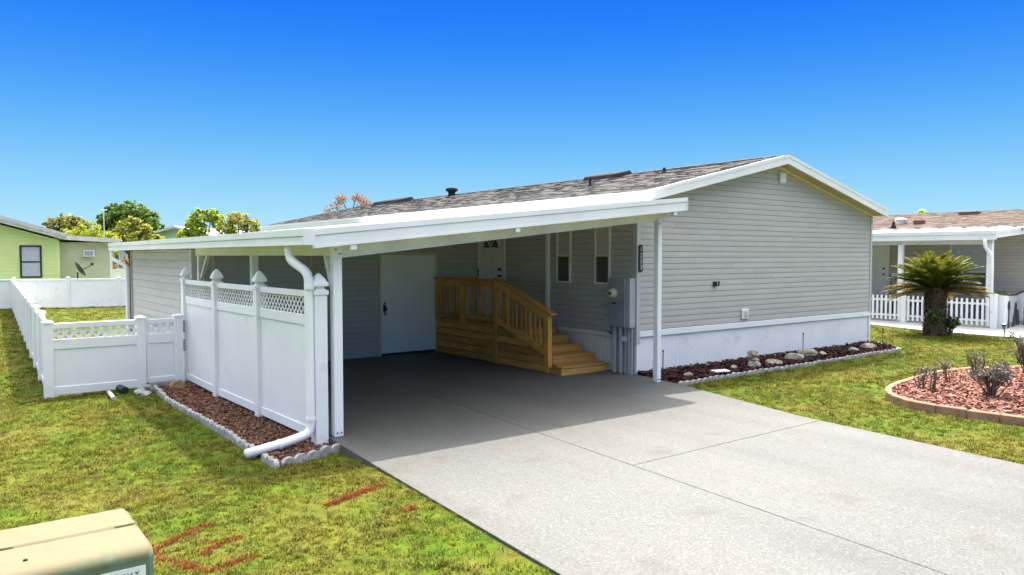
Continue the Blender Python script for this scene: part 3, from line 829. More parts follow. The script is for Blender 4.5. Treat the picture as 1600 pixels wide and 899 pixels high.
# downspout
def bend(pts, rad, n=5):
    P = [Vector(p) for p in pts]; out = [P[0]]
    for a, b, c in zip(P[:-2], P[1:-1], P[2:]):
        d1 = (a - b); d2 = (c - b); r1 = min(rad, d1.length * .49); r2 = min(rad, d2.length * .49)
        s, e = b + d1.normalized() * r1, b + d2.normalized() * r2
        for k in range(n + 1):
            t = k / n; out.append(s * (1 - t) ** 2 + b * 2 * t * (1 - t) + e * t * t)
    out.append(P[-1]); return out
ds_ = MB().tube(bend([(3.185, 8.52, 2.24), (3.185, 8.52, 2.06), (3.285, 8.19, 1.90), (3.285, 8.17, 0.08), (3.02, 8.16, 0.02), (2.53, 8.12, -0.035)], 0.10), 0.052, 12)
dsp = ds_.build("downspout", m_whitemetal, carport, smooth=False)
for p, q in (((3.285, 8.17, 1.72), (3.285, 8.17, 1.76)), ((2.93, 8.152, 0.008), (2.89, 8.149, 0.003)), ((3.285, 8.17, 0.22), (3.285, 8.17, 0.26))):
    MB().tube([p, q], 0.058, 12).build("pipe_collar", m_whitemetal, dsp)
for f in bpy.data.meshes[dsp.data.name].polygons: f.use_smooth = True

# ------------------------------------------------------------------ storage shed under the carport roof
shed = thing("storage_shed", "gray sided storage room at the back of the carport with white door", "shed", (6.6, 14.16, 0))
SY = 14.16
sw = MB().box(3.54, 9.68, SY + 0.02, 19.6, -0.12, 2.22); sw = sw.build("wall", m_core, shed)
siding(sw, (0, SY + 0.02, 0), (1, 0, 0), (0, -1, 0), -0.02, 2.92, 0.1077, lambda z: (3.60 if z < 2.2 else 3.6 + (z - 2.2) / 0.1015, 9.66), m_siding)
siding(sw, (3.54, 0, 0), (0, 1, 0), (-1, 0, 0), -0.12, 2.21, 0.152, lambda z: (SY + 0.07, 19.58), m_siding, th=0.024)
MB().box(3.50, 3.60, SY - 0.012, SY + 0.07, -0.1, 2.21).build("corner_trim", m_trimgray, shed, bevel=0.006)
MB().box(3.49, 3.60, 19.53, 19.63, -0.1, 2.21).build("corner_trim", m_trimgray, shed, bevel=0.006)
dp = MB().tube(bend([(3.16, 19.9, 2.22), (3.16, 19.9, 2.02), (3.42, 19.62, 1.86), (3.42, 19.62, -0.05)], 0.1), 0.045, 10)
dp.build("downpipe", m_whitemetal, shed)
MB().tube([(3.46, 19.5, 2.2), (3.46, 19.5, -0.05)], 0.014, 6).build("cable", m_black, shed)
# white slab door
f = MB(); f.box(7.19, 7.235, SY - 0.035, SY + .01, 0.0, 2.16); f.box(8.555, 8.605, SY - 0.035, SY + .01, 0.0, 2.16); f.box(7.235, 8.555, SY - 0.035, SY + .01, 2.115, 2.16)
f.build("door_frame", m_trimcream, shed)
sd = MB().box(7.24, 8.55, SY - 0.022, SY + .01, 0.05, 2.11).build("shed_door", m_door, shed, label="plain white slab door with black latch")
MB().box(7.24, 8.55, SY - 0.020, SY + .01, 0.0, 0.045).build("door_sweep", m_black, sd)
hd = MB().box(7.285, 7.345, SY - 0.035, SY - 0.022, 0.93, 1.07)
hd.tube([(7.315, SY - .035, 0.99), (7.315, SY - .075, 0.99), (7.315, SY - .085, 0.99)], [0.035, 0.038, 0.022], 10)
hd.tube([(7.30, SY - .04, 0.94), (7.30, SY - .055, 0.87), (7.345, SY - .055, 0.865), (7.35, SY - .04, .93)], 0.012, 6)
hd.tube([(7.315, SY - .03, 1.10), (7.315, SY - .045, 1.10)], 0.022, 10)
hd.build("door_handle", m_black, sd)
# framed wide panel clad in the same siding colour
f = MB(); f.box(3.85, 3.895, SY - 0.035, SY + .01, 0, 2.15); f.box(5.70, 5.745, SY - 0.035, SY + .01, 0, 2.15); f.box(3.895, 5.70, SY - 0.035, SY + .01, 2.105, 2.15)
f.build("panel_frame", m_trimcream, shed)
wp = MB()
for k in range(20):
    wp.box(3.90, 5.695, SY - 0.022 - 0.004 * (k % 2 == 0) * 0, SY + .01, 0.02 + k * 0.1043, 0.02 + k * 0.1043 + 0.0995)
wp.build("wide_door", m_panelgray, shed, bevel=0.003)

# ------------------------------------------------------------------ wooden porch and steps
porch = thing("wooden_porch", "new timber porch with railing and steps up to the front door", "porch", (9.1, 12.0, 0))
X0, X1, XB = 8.58, 9.66, 8.58
YC, YE = 11.88, 14.12
# skirt boards, five courses, left part under the deck, right part under the stair
hs = [0.0, 0.135, 0.275, 0.415, 0.555, 0.695]
rg = random.Random(11)
for k in range(5):
    MB().box(X0 - 0.02, X0 + 0.018, YC + 0.05, YE, hs[k] + 0.006, hs[k + 1] - 0.007).build("skirt_board", m_wood, porch, bevel=0.004)
stair_top = lambda y: 0.10 + (y - 10.33) * 0.40
for k in range(5):
    yk = max(10.365, 10.36 + (hs[k] - 0.29) / 0.34)
    yk2 = max(10.365, 10.36 + (hs[k + 1] - 0.29) / 0.34)
    if YC - 0.05 - yk < 0.06: continue
    MB().extr([(yk, hs[k] + 0.006), (YC - 0.05, hs[k] + 0.006), (YC - 0.05, hs[k + 1] - 0.007), (min(yk2, YC - .06), hs[k + 1] - 0.007)],
              (X0 - 0.016, 0, 0), (0, 1, 0), (0, 0, 1), (1, 0, 0), 0.034).build("skirt_board", m_wood, porch)
# deck boards run along x
y = YC - 0.02
while y < YE - 0.05:
    MB().box(X0 + 0.02, X1, y, y + 0.133, 0.700, 0.735).build("deck_board", m_woodx, porch, bevel=0.004); y += 0.14
MB().box(X0 + 0.02, X0 + 0.06, YC, YE, 0.56, 0.699).build("rim_joist", m_wood, porch)
# posts
def post(y, z0, z1, s=0.045):
    MB().box(X0 - 0.055, X0 + 0.035, y - s, y + s, z0, z1).build("railing_post", m_woodv, porch, bevel=0.005)
post(YC, 0.0, 1.60); post(13.06, 0.70, 1.54); post(14.06, 0.70, 1.54)
post(10.30, 0.0, 1.02, 0.055)
# flat railing
MB().box(X0 - 0.085, X0 + 0.065, YC - 0.06, YE - 0.01, 1.605, 1.640).build("top_rail", m_wood, porch, bevel=0.005)
MB().box(X0 - 0.058, X0 - 0.018, YC + 0.05, 13.01, 1.475, 1.600).build("rail_board", m_wood, porch, bevel=0.004)
MB().box(X0 - 0.058, X0 - 0.018, 13.11, 14.01, 1.475, 1.600).build("rail_board", m_wood, porch, bevel=0.004)
MB().box(X0 - 0.058, X0 - 0.018, YC + 0.05, 13.01, 0.815, 0.90).build("bottom_rail", m_wood, porch, bevel=0.004)
MB().box(X0 - 0.058, X0 - 0.018, 13.11, 14.01, 0.815, 0.90).build("bottom_rail", m_wood, porch, bevel=0.004)
bal_me = MB().box(-0.018, 0.018, -0.024, 0.024, 0.83, 1.56).mesh("baluster", m_woodv, (0, 0, 0))
for k in range(9):
    yy = YC + 0.12 + k * 0.232
    if abs(yy - 13.06) < 0.08: continue
    inst("baluster", bal_me, (X0 + 0.002, yy, 0), porch)
for yy in (13.30, 13.62, 13.94, 12.42):
    inst("baluster", bal_me, (X0 + 0.002, yy, 0), porch)
# sloped railing
sa, sb2 = Vector((X0 - 0.01, 10.14, 1.055)), Vector((X0 - 0.01, YC - 0.02, 1.655))
d = (sb2 - sa)
MB().bar(sa, sb2, 0.15, 0.036).build("stair_rail_cap", m_wood, porch, bevel=0.005)
MB().bar(sa + Vector((-.028, .12, -.06)), sb2 + Vector((-.028, -.03, -.095)), 0.040, 0.125).build("stair_rail_board", m_wood, porch)
MB().bar(Vector((X0 - .038, 10.36, 0.365)), Vector((X0 - .038, YC - .05, 0.865)), 0.040, 0.11).build("stair_bottom_rail", m_wood, porch)
for k in range(10):
    yy = 10.42 + k * 0.138
    t = (yy - 10.14) / (YC - 0.02 - 10.14)
    z1 = 1.02 + 0.60 * t - 0.02
    z0 = 0.36 + (yy - 10.36) / (YC - .05 - 10.36) * 0.50 - 0.02
    MB().box(X0 - 0.014, X0 + 0.022, yy - 0.024, yy + 0.024, z0, z1).build("baluster", m_woodv, porch)
# treads and risers, stepping down towards the street
for k in range(5):
    ys = 9.90 + k * 0.36; zz = 0.155 + k * 0.137
    xa_ = X0 + 0.05 if k else X0 - 0.05
    MB().box(xa_, X1, ys - 0.02, ys + 0.175, zz - 0.036, zz).build("tread", m_woodx, porch, bevel=0.005)
    MB().box(xa_ if k else X0 + 0.05, X1 - .001, ys + 0.182, ys + 0.375, zz - 0.036, zz).build("tread", m_woodx, porch, bevel=0.005)
    z_lo = 0.0 if k == 0 else zz - 0.137
    if k == 0: MB().box(xa_ + .01, xa_ + .045, ys + .031, ys + .33, .001, zz - .037).build("step_side", m_wood, porch)
    MB().box(xa_ + .01, X1 - 0.012, ys, ys + 0.03, z_lo + 0.001, zz - 0.037).build("riser", m_woodx, porch)
MB().extr([(9.93, 0.0), (YC, 0.0), (YC, 0.66), (9.93, 0.10)], (X1 - 0.04, 0, 0), (0, 1, 0), (0, 0, 1), (1, 0, 0), 0.035).build("stringer", m_wood, porch)
MB().extr([(10.37, 0.0), (YC, 0.0), (YC, 0.60), (10.37, 0.06)], (X0 + 0.02, 0, 0), (0, 1, 0), (0, 0, 1), (1, 0, 0), 0.03).build("stringer", m_wood, porch)

# ------------------------------------------------------------------ white vinyl fences
def lattice_mb(L, z0, z1, sp, w, th):
    """diagonal slats clipped to the rectangle 0..L, z0..z1, as real crossing strips in two layers"""
    H = z1 - z0; mb = MB()
    for sgn, dd in ((1, 0.0), (-1, th)):
        k = -H
        while k < L + H:
            a0, a1 = k, k + H
            pts = []
            for s in (-1, 1):
                pts.append((a0 + s * w * .7, 0 if sgn > 0 else H)); pts.append((a1 + s * w * .7, H if sgn > 0 else 0))
            (p0, q0), (p1, q1), (p2, q2), (p3, q3) = pts
            poly = [(p0, q0), (p1, q1), (p3, q3), (p2, q2)]
            def clip(poly, f, v, keep_less):
                out = []
                for i in range(len(poly)):
                    A, B = poly[i], poly[(i + 1) % len(poly)]
                    ia = (A[0] <= v) if keep_less else (A[0] >= v); ib = (B[0] <= v) if keep_less else (B[0] >= v)
                    if ia: out.append(A)
                    if ia != ib:
                        t = (v - A[0]) / (B[0] - A[0]); out.append((v, A[1] + t * (B[1] - A[1])))
                return out
            poly = clip(poly, 0, 0, False)
            if poly: poly = clip(poly, 0, L, True)
            if len(poly) >= 3:
                yield_poly = [(a, z0 + b) for a, b in poly]
                mb.extr(yield_poly, (0, dd - th, 0), (1, 0, 0), (0, 0, 1), (0, 1, 0), th * 0.95)
            k += sp
    return mb
def place(mb, a, ang):
    """move a builder made along +x from the origin to start at a, turned by ang"""
    c, s = math.cos(ang), math.sin(ang)
    mb.v = [(a[0] + x * c - y * s, a[1] + x * s + y * c, z) for x, y, z in mb.v]; return mb

def fence_panel(parent, a, b, za, zb_, lat=None, rails=(), mat=None, hw=0.065, board=None, th=0.022):
    """infill between two posts: rails, lattice, boards"""
    mat = mat or m_white
    L = math.hypot(b[0] - a[0], b[1] - a[1]); ang = math.atan2(b[1] - a[1], b[0] - a[0])
    for (z0, z1) in rails:
        place(MB().box(hw - .005, L - hw + .005, -0.028, 0.028, z0, z1), a, ang).build("rail", mat, parent, bevel=0.005)
    if lat:
        lm = place(lattice_mb(L - 2 * hw, lat[0], lat[1], lat[2], lat[3], 0.008), (a[0] + hw * math.cos(ang), a[1] + hw * math.sin(ang)), ang)
        lm.build("lattice", mat, parent, kind='stuff')
    if board:
        n = max(1, int(round((L - 2 * hw) / board))); w = (L - 2 * hw) / n
        for k in range(n):
            place(MB().box(hw + k * w + .0012, hw + (k + 1) * w - .0012, -th / 2, th / 2, za, zb_), a, ang).build("fence_board", mat, parent, bevel=0.003)
    else:
        place(MB().box(hw, L - hw, -th / 2, th / 2, za, zb_), a, ang).build("panel", mat, parent)

def fpost(parent, x, y, z0, z1, h=0.0635, cap='flat', mat=None):
    mat = mat or m_white
    p = MB().box(x - h, x + h, y - h, y + h, z0, z1).build("fence_post", mat, parent, bevel=0.006)
    if cap == 'gothic':
        pr = [(h + .012, z1), (h + .012, z1 + .045), (h * .72, z1 + .062), (h * .66, z1 + .088), (h * 1.18, z1 + .100), (h * 1.14, z1 + .125), (h * .80, z1 + .175), (h * .38, z1 + .222), (.004, z1 + .245)]
    else:
        pr = [(h + .012, z1 - .01), (h + .012, z1 + .018), (.01, z1 + .045)]
    c = MB().squares(x, y, pr).build("post_cap", mat, p)
    return p

tall = thing("privacy_fence", "tall white vinyl fence with lattice top and pointed post caps beside the carport", "fence", (3.38, 8.2, -0.1))
TP = [(3.405, 8.20), (3.35, 10.06), (3.30, 11.86), (3.30, 13.70)]
for k, (x, y) in enumerate(TP):
    fpost(tall, x, y, -0.12, 1.655, 0.075 if k == 0 else 0.068, 'gothic')
for a, b in zip(TP[:-1], TP[1:]):
    fence_panel(tall, a, b, 0.09, 1.285, (1.405, 1.615, 0.105, 0.0165), [(1.615, 1.69), (1.28, 1.405), (-0.03, 0.085)])

low = thing("lattice_fence", "low white vinyl fence panel with diamond lattice strip facing the street", "fence", (1.24, 13.55, -0.1))
fpost(low, 1.235, 13.55, -0.12, 1.06, 0.066); fpost(low, 2.545, 13.55, -0.12, 1.07, 0.066)
fence_panel(low, (1.235, 13.55), (2.545, 13.55), 0.06, 0.66, (0.80, 0.965, 0.125, 0.040), [(0.965, 1.05), (0.645, 0.80), (-0.07, 0.06)])
gate = thing("fence_gate", "narrow white lattice gate between low fence and tall fence", "gate", (2.62, 13.55, -0.05))
GY = 13.55
place(MB().box(0, 0.035, -.02, .02, 0.0, 1.045), (2.625, GY), 0).build("stile", m_white, gate)
MB().box(3.055, 3.19, GY - 0.066, GY + 0.066, -0.1, 1.075).build("latch_post", m_white, gate, bevel=0.006)
MB().squares(3.1225, GY, [(0.078, 1.07), (0.078, 1.095), (.01, 1.12)]).build("post_cap", m_white, gate)
fence_panel(gate, (2.60, GY), (3.115, GY), 0.08, 0.66, (0.80, 0.965, 0.125, 0.040), [(0.965, 1.045), (0.645, 0.80), (-0.02, 0.08)], hw=0.062)
for z in (0.80, 0.48):
    MB().box(3.195, 3.232, GY - 0.03, GY + 0.0, z, z + 0.20).build("gate_latch", m_metal, gate)

leftf = thing("side_fence", "long white vinyl fence running back from the lattice corner to the rear yard", "fence", (1.24, 13.6, -0.1))
n = 13
LP = [(1.245 + (2.20 - 1.245) * k / n, 13.69 + (37.0 - 13.69) * k / n) for k in range(n + 1)]
for k, (x, y) in enumerate(LP):
    if k: fpost(leftf, x, y, -0.12, 1.10, 0.064)
for k, (a, b) in enumerate(zip(LP[:-1], LP[1:])):
    fence_panel(leftf, a, b, 0.02, 0.99, None, [(0.985, 1.06), (-0.07, 0.03)], board=0.28 if k < 6 else None)
backf = thing("rear_fence", "white vinyl fence across the far end of the rear yard", "fence", (4, 36.4, -0.1))
BP = [(-4.0, 39.5), (-1.9, 38.7), (0.2, 37.9), (2.25, 37.08), (4.1, 36.35), (5.9, 35.65), (7.8, 34.9)]
for x, y in BP: fpost(backf, x, y, -0.12, 1.17, 0.064)
for a, b in zip(BP[:-1], BP[1:]):
    fence_panel(backf, a, b, 0.02, 1.06, None, [(1.05, 1.13), (-0.07, 0.03)], board=0.28)
farf = thing("far_fence", "short run of white fence seen beyond the rear fence beside the pale house", "fence", (7.2, 46, -0.1))
FP = [(6.2, 46.5), (8.2, 46.0), (10.2, 45.5)]
for x, y in FP: fpost(farf, x, y, -0.12, 1.36, 0.064)
for a, b in zip(FP[:-1], FP[1:]): fence_panel(farf, a, b, 0.02, 1.30, None, [(1.28, 1.36)], board=0.28)

# ------------------------------------------------------------------ beds, edging, chips
def chips(name, poly, z, n, cols, sz, seed, parent=None, lift=0.03, zvar=None):
    rs = np.random.RandomState(seed); P = np.array(poly); mn, mx = P.min(0), P.max(0); mb = MB(); k = 0
    while k < n:
        x, y = rs.uniform(mn[0], mx[0]), rs.uniform(mn[1], mx[1])
        if not inside(poly, np.array([x]), np.array([y]))[0]: continue
        k += 1
        a = rs.uniform(0, math.pi * 2); l, w = sz * rs.uniform(.5, 1.6), sz * rs.uniform(.25, .55)
        t = Vector((math.cos(a), math.sin(a), rs.uniform(-.5, .5))).normalized()
        s = Vector((-math.sin(a), math.cos(a), rs.uniform(-.6, .6))).normalized()
        nn = t.cross(s).normalized() * sz * .15
        zz = z + rs.uniform(0, lift) + (zvar(x, y) if zvar else 0)
        c = Vector((x, y, zz)); q = cols[rs.randint(len(cols))]; kk = rs.uniform(.65, 1.35); q = tuple(v * kk for v in q)
        A = [c - t * l - s * w, c + t * l - s * w * .6, c + t * l * .8 + s * w, c - t * l * .9 + s * w * .8]
        mb.face([p + nn for p in A], q)
        mb.face([A[0], A[1], A[1] + nn, A[0] + nn], q); mb.face([A[1], A[2], A[2] + nn, A[1] + nn], q)
        mb.face([A[3], A[0], A[0] + nn, A[3] + nn], q)
    return mb.build(name, m_chip, parent, kind='stuff')

# bed beside the tall fence
BED = [(2.70, 7.60), (3.46, 7.86), (3.46, 8.3), (3.34, 11.9), (3.30, 13.62), (2.74, 13.62), (2.70, 10.0)]
MB().prism(BED, -0.16, -0.075).build("mulch_bed", m_mulchbase, kind='structure')
red_d = [(0.34, 0.12, 0.085), (0.22, 0.075, 0.06), (0.40, 0.17, 0.115), (0.26, 0.12, 0.075), (0.16, 0.08, 0.05), (0.34, 0.21, 0.12), (0.24, 0.17, 0.075)]
chips("mulch", BED, -0.08, 7000, red_d, 0.024, 1)
def scallop_me(w, h, th, name):
    pl = [(-w / 2, -0.06)] + [(w / 2, -0.06)] + [(w / 2 * math.cos(math.pi * k / 10), h * .35 + h * .65 * math.sin(math.pi * k / 10)) for k in range(11)]
    return MB().extr(pl, (0, -th / 2, 0), (1, 0, 0), (0, 0, 1), (0, 1, 0), th).mesh(name, m_edge, (0, 0, 0), bevel=0.006)
edge = thing("bed_edging", "row of gray scalloped concrete edging stones round the fence bed", "garden edging", (2.66, 7.55, -0.1))
big = scallop_me(0.165, 0.10, 0.05, "edging_stone"); small = scallop_me(0.15, 0.085, 0.055, "edging_stone")
rg = random.Random(2)
y = 7.62; k = 0
while y < 13.5:
    x = 2.655 + 0.03 * math.sin(y * 0.9) + (0.06 * max(0, (y - 12.3)) )
    if not 8.06 < y < 8.18:
        inst("edging_stone", small, (x, y, -0.10 + rg.uniform(-.012, .012)), edge, (rg.uniform(-.06, .06), rg.uniform(-.04, .04), R(90) + rg.uniform(-.10, .10)))
    y += 0.157
for k in range(5):
    t = (k + 0.5) / 5
    inst("edging_stone", big, (2.73 + 0.78 * t, 7.585 + 0.24 * t, -0.09 + rg.uniform(-.01, .01)), edge, (rg.uniform(-.1, .1), 0, R(17) + rg.uniform(-.08, .08)))
# bed along the gable wall
GB = [(9.60, 8.17), (10.6, 8.20), (17.0, 8.20), (17.62, 8.75), (17.85, 9.24), (9.74, 9.24), (9.70, 8.6)]
MB().prism(GB, -0.12, -0.005).build("mulch_bed", m_mulchbase, kind='structure')
red_m = [(0.10, 0.024, 0.023), (0.055, 0.015, 0.016), (0.13, 0.038, 0.033), (0.04, 0.014, 0.014), (0.08, 0.03, 0.025)]
chips("mulch", GB, 0.0, 4200, red_m, 0.046, 4, lift=0.05)
edge2 = thing("bed_edging", "low gray concrete edging strip along the bed under the gable wall", "garden edging", (13, 8.13, -0.03))
x = 9.62
while x < 16.95:
    inst("edging_stone", small, (x, 8.13 + 0.02 * math.sin(x * 1.3), -0.045 + rg.uniform(-.01, .01)), edge2, (rg.uniform(-.06, .06), rg.uniform(-.03, .03), rg.uniform(-.07, .07)))
    x += 0.157
for k in range(9):
    t = (k + 0.5) / 9
    inst("edging_stone", small, (17.0 + 0.86 * t, 8.16 + 1.06 * t ** 1.2, -0.045), edge2, (0, 0, R(48) + rg.uniform(-.1, .1)))

def rock(name, x, y, z, sx, sy, sz, mat, label, cat, seed, group=None, rz=0.0):
    bm = bmesh.new(); bmesh.ops.create_icosphere(bm, subdivisions=3, radius=1)
    rs = random.Random(seed)
    pl = [(Vector((rs.gauss(0, 1), rs.gauss(0, 1), rs.gauss(0, .8))).normalized(), rs.uniform(.55, .9)) for _ in range(9)]
    for v in bm.verts:
        for nn, dd in pl:
            t = v.co.dot(nn)
            if t > dd: v.co -= nn * (t - dd) * .85
        v.co += v.co.normalized() * (rs.random() - .5) * .13
        v.co = Vector((v.co.x * sx, v.co.y * sy, v.co.z * sz))
    me = bpy.data.meshes.new(name); bm.to_mesh(me); bm.free(); me.materials.append(mat)
    o = bpy.data.objects.new(name, me); C.objects.link(o); o.location = (x, y, z + sz * .55); o.rotation_euler = (0, 0, rz)
    return tag(o, label, cat, group)
rock("boulder", 2.98, 13.02, -0.09, 0.13, 0.11, 0.11, m_boulder, "round brown boulder in the mulch below the gate", "boulder", 3)
# stacked stones in the gable bed
rock("garden_stone", 12.02, 8.47, 0.0, 0.17, 0.13, 0.10, m_rock, "pale bottom stone of the stack in front of the gable wall", "stone", 11)
rock("garden_stone", 12.05, 8.48, 0.115, 0.14, 0.11, 0.075, m_rock, "pale middle stone of the stack in front of the gable wall", "stone", 12)
rock("garden_stone", 12.03, 8.48, 0.20, 0.125, 0.10, 0.09, m_rock, "pale top stone of the stack in front of the gable wall", "stone", 13)
for i, (x, y, s, lab) in enumerate([(10.20, 8.46, .095, "rounded gray stone nearest the carport post in the gable bed"),
        (11.55, 8.55, .09, "small pale stone just left of the stacked stones"),
        (12.62, 8.42, .15, "flat tan stone just right of the stacked stones"),
        (13.42, 8.50, .17, "long low pale stone beside the middle stake"),
        (14.05, 8.58, .20, "largest pale stone right of the middle stake"),
        (14.62, 8.60, .11, "small upright stone right of the largest pale stone"),
        (15.75, 8.55, .12, "pale stone by itself near the right end of the gable bed"),
        (16.45, 8.58, .15, "last gray stone at the far right end of the gable bed")]):
    rock("garden_stone", x, y, 0.005, s * 1.25, s * .8, s * .62, m_rock, lab, "stone", 20 + i, "stones set in the bed under the gable wall", rz=i * .7)
pv = MB().prism([(10.78, 8.32), (11.08, 8.26), (11.16, 8.44), (10.84, 8.52)], 0.03, 0.065)
solo(pv, "paving_stone", m_plate, "small flat white paving slab lying on the dark red mulch", "paving stone", bevel=0.008)
for (x, y, z, h, lab) in ((9.72, 8.63, 0.0, 0.46, "thin black light stake beside the right carport post"), (14.21, 8.80, 0.0, 0.46, "thin black light stake in the middle of the gable bed"), (16.92, 8.50, -.02, 0.44, "thin black light stake at the far end of the gable bed")):
    st = thing("light_stake", lab, "light stake", (x, y, z), "black light stakes in the gable bed")
    MB().tube([(x, y, z - .05), (x + .004, y, z + h)], 0.009, 6).build("stake", m_black, st)
    MB().tube([(x + .004, y, z + h), (x + .004, y, z + h + .035)], [0.016, 0.013], 8).build("lamp_head", m_black, st)

# curved mulch island with block edging
RING = [(11.42, 5.68), (11.05, 5.48), (10.78, 5.22), (10.60, 4.90), (10.56, 4.50), (10.60, 4.10), (10.66, 3.7), (10.75, 3.2), (11.1, 2.6), (12.0, 2.1), (13.4, 2.1), (14.8, 2.6), (15.8, 3.5), (16.1, 4.4), (15.8, 5.2), (15.0, 5.68), (14.2, 5.93), (13.3, 5.95), (12.5, 5.89), (11.9, 5.82)]
ringc = smooth_loop(RING, 0.372)
cen = ringc.mean(0)
isl = MB().prism([tuple(p + (cen - p) / np.linalg.norm(cen - p) * 0.05) for p in ringc], -0.10, 0.02).build("mulch_bed", m_mulchbase, kind='structure')
edge3 = thing("island_edging", "curved ring of tan concrete edging blocks round the red mulch island", "garden edging", (11.42, 5.68, -0.03))
nb = len(ringc)
for k in range(nb):
    a, b = ringc[k], ringc[(k + 1) % nb]
    d = (b - a); L = np.linalg.norm(d); d = d / L; nn = np.array([-d[1], d[0]])
    if np.dot(nn, cen - a) < 0: nn = -nn
    a2, b2 = a + d * .004, b - d * .004; w = 0.085; ia = a2 + nn * w + d * 0.012; ib = b2 + nn * w - d * 0.012
    zt_ = 0.095 + rg.uniform(-.006, .006)
    MB().prism([tuple(a2), tuple(b2), tuple(ib), tuple(ia)], -0.1, zt_).build("edging_block", m_curb, edge3, bevel=0.012)
red_l = [(0.42, 0.155, 0.12), (0.33, 0.11, 0.095), (0.52, 0.24, 0.19), (0.24, 0.085, 0.075), (0.55, 0.34, 0.25), (0.38, 0.17, 0.15), (0.46, 0.20, 0.10)]
innr = [tuple(p + (cen - p) / np.linalg.norm(cen - p) * 0.12) for p in ringc]
def mound(x, y): return 0.05 * max(0, 1 - ((x - cen[0]) ** 2 + (y - cen[1]) ** 2) / 8)
chips("mulch", innr, 0.02, 15000, red_l, 0.033, 6, lift=0.04, zvar=mound)

def bare_shrub(name, x, y, z, h, spread, stems, leaves, seed, label, leafcol, group, ls=1.0):
    rs = random.Random(seed); t = thing(name, label, "shrub", (x, y, z), group)
    st, lf = MB(), MB()
    for k in range(stems):
        a = rs.uniform(0, 6.28); sp = spread * rs.uniform(.2, 1); hh = h * rs.uniform(.6, 1)
        p0 = Vector((x + rs.uniform(-.04, .04), y + rs.uniform(-.04, .04), z - .03))
        p2 = Vector((x + math.cos(a) * sp, y + math.sin(a) * sp, z + hh)); p1 = (p0 + p2) / 2 + Vector((rs.uniform(-.05, .05), rs.uniform(-.05, .05), .04))
        st.tube([p0, p1, p2], [0.011, 0.008, 0.004], 5)
        for q in range(3):
            s = p1.lerp(p2, rs.random()); e = s + Vector((rs.uniform(-.09, .09), rs.uniform(-.09, .09), rs.uniform(.02, .12)))
            st.tube([s, e], [0.005, 0.002], 4)
            for m in range(leaves):
                c = s.lerp(e, rs.uniform(.3, 1.1)) + Vector((rs.uniform(-.035, .035), rs.uniform(-.035, .035), rs.uniform(-.03, .03)))
                leafquad(lf, c, rs.uniform(.014, .032) * ls, rs, leafcol)
    st.build("stems", m_twig, t)
    if lf.f: lf.build("leaves", m_leaf, t)
    return t
def leafquad(mb, c, s, rs, cols, asp=.6, nrm=None):
    if nrm is None: n_ = Vector((rs.gauss(0, 1), rs.gauss(0, 1), rs.gauss(0, 1))).normalized()
    else: n_ = (nrm + Vector((rs.gauss(0, .5), rs.gauss(0, .5), rs.gauss(0, .5)))).normalized()
    u = n_.orthogonal().normalized(); u.rotate(Matrix.Rotation(rs.uniform(0, 6.28), 3, n_)); v = n_.cross(u)
    col = rs.choice(cols); k = rs.uniform(.7, 1.3)
    mb.face([c - u * s, c - v * s * asp, c + u * s, c + v * s * asp], tuple(q * k for q in col))
dk = [(0.035, 0.035, 0.03), (0.055, 0.05, 0.042), (0.05, 0.065, 0.03), (0.09, 0.08, 0.07), (0.13, 0.12, 0.11)]
bare_shrub("bare_shrub", 11.86, 5.36, 0.05, 0.30, .10, 7, 3, 1, "leftmost short bare shrub in the red mulch island", dk, "shrubs in the mulch island")
bare_shrub("bare_shrub", 11.88, 5.18, 0.05, 0.42, .09, 6, 3, 2, "tall thin dark stemmed shrub second from the left in the mulch island", dk, "shrubs in the mulch island")
bare_shrub("bare_shrub", 12.75, 5.36, 0.05, 0.42, .13, 6, 2, 3, "sparse twiggy shrub third from the left near the back edging", dk, "shrubs in the mulch island")
bare_shrub("bare_shrub", 11.95, 4.42, 0.06, 0.48, .30, 34, 8, 4, "bushy dark leaved shrub in the middle of the mulch island", dk, "shrubs in the mulch island")
bare_shrub("bare_shrub", 14.05, 5.42, 0.06, 0.42, .26, 16, 1, 5, "nearly leafless twiggy shrub behind the bushy dark shrub", dk, "shrubs in the mulch island")
bare_shrub("bare_shrub", 13.95, 4.62, 0.06, 0.75, .30, 34, 9, 6, "tall dark leaved shrub at the right edge of the photo", dk, "shrubs in the mulch island")

# bits by the gate
pv = MB().tube([(1.98, 12.62, -0.055), (2.02, 13.30, -0.06)], 0.032, 12)
solo(pv, "drain_pipe", m_pipegray, "short pale plastic pipe lying on the grass under the lattice fence", "pipe")
pv = MB().tube([(2.20, 13.46, -0.04), (2.24, 13.22, -0.05)], 0.06, 12)
solo(pv, "drain_pipe", m_black, "black corrugated pipe end under the lattice fence", "pipe")
for i, (x, y, z, s) in enumerate([(2.40, 12.98, -.10, .085), (2.54, 13.06, -.10, .095), (2.47, 12.84, -.10, .075), (2.52, 12.96, -.02, .07)]):
    rock("rubble_stone", x, y, z, s * 1.1, s, s * .7, m_edge, ["left", "right", "front", "top"][i] + " lump of the gray concrete rubble pile by the gate", "rubble", 40 + i, "gray rubble beside the gate", rz=i)
gs = MB().box(2.66, 3.06, 13.36, 13.44, -0.12, 0.02)
solo(gs, "threshold_block", m_edge, "gray concrete block laid under the bottom of the gate", "block", bevel=0.01)

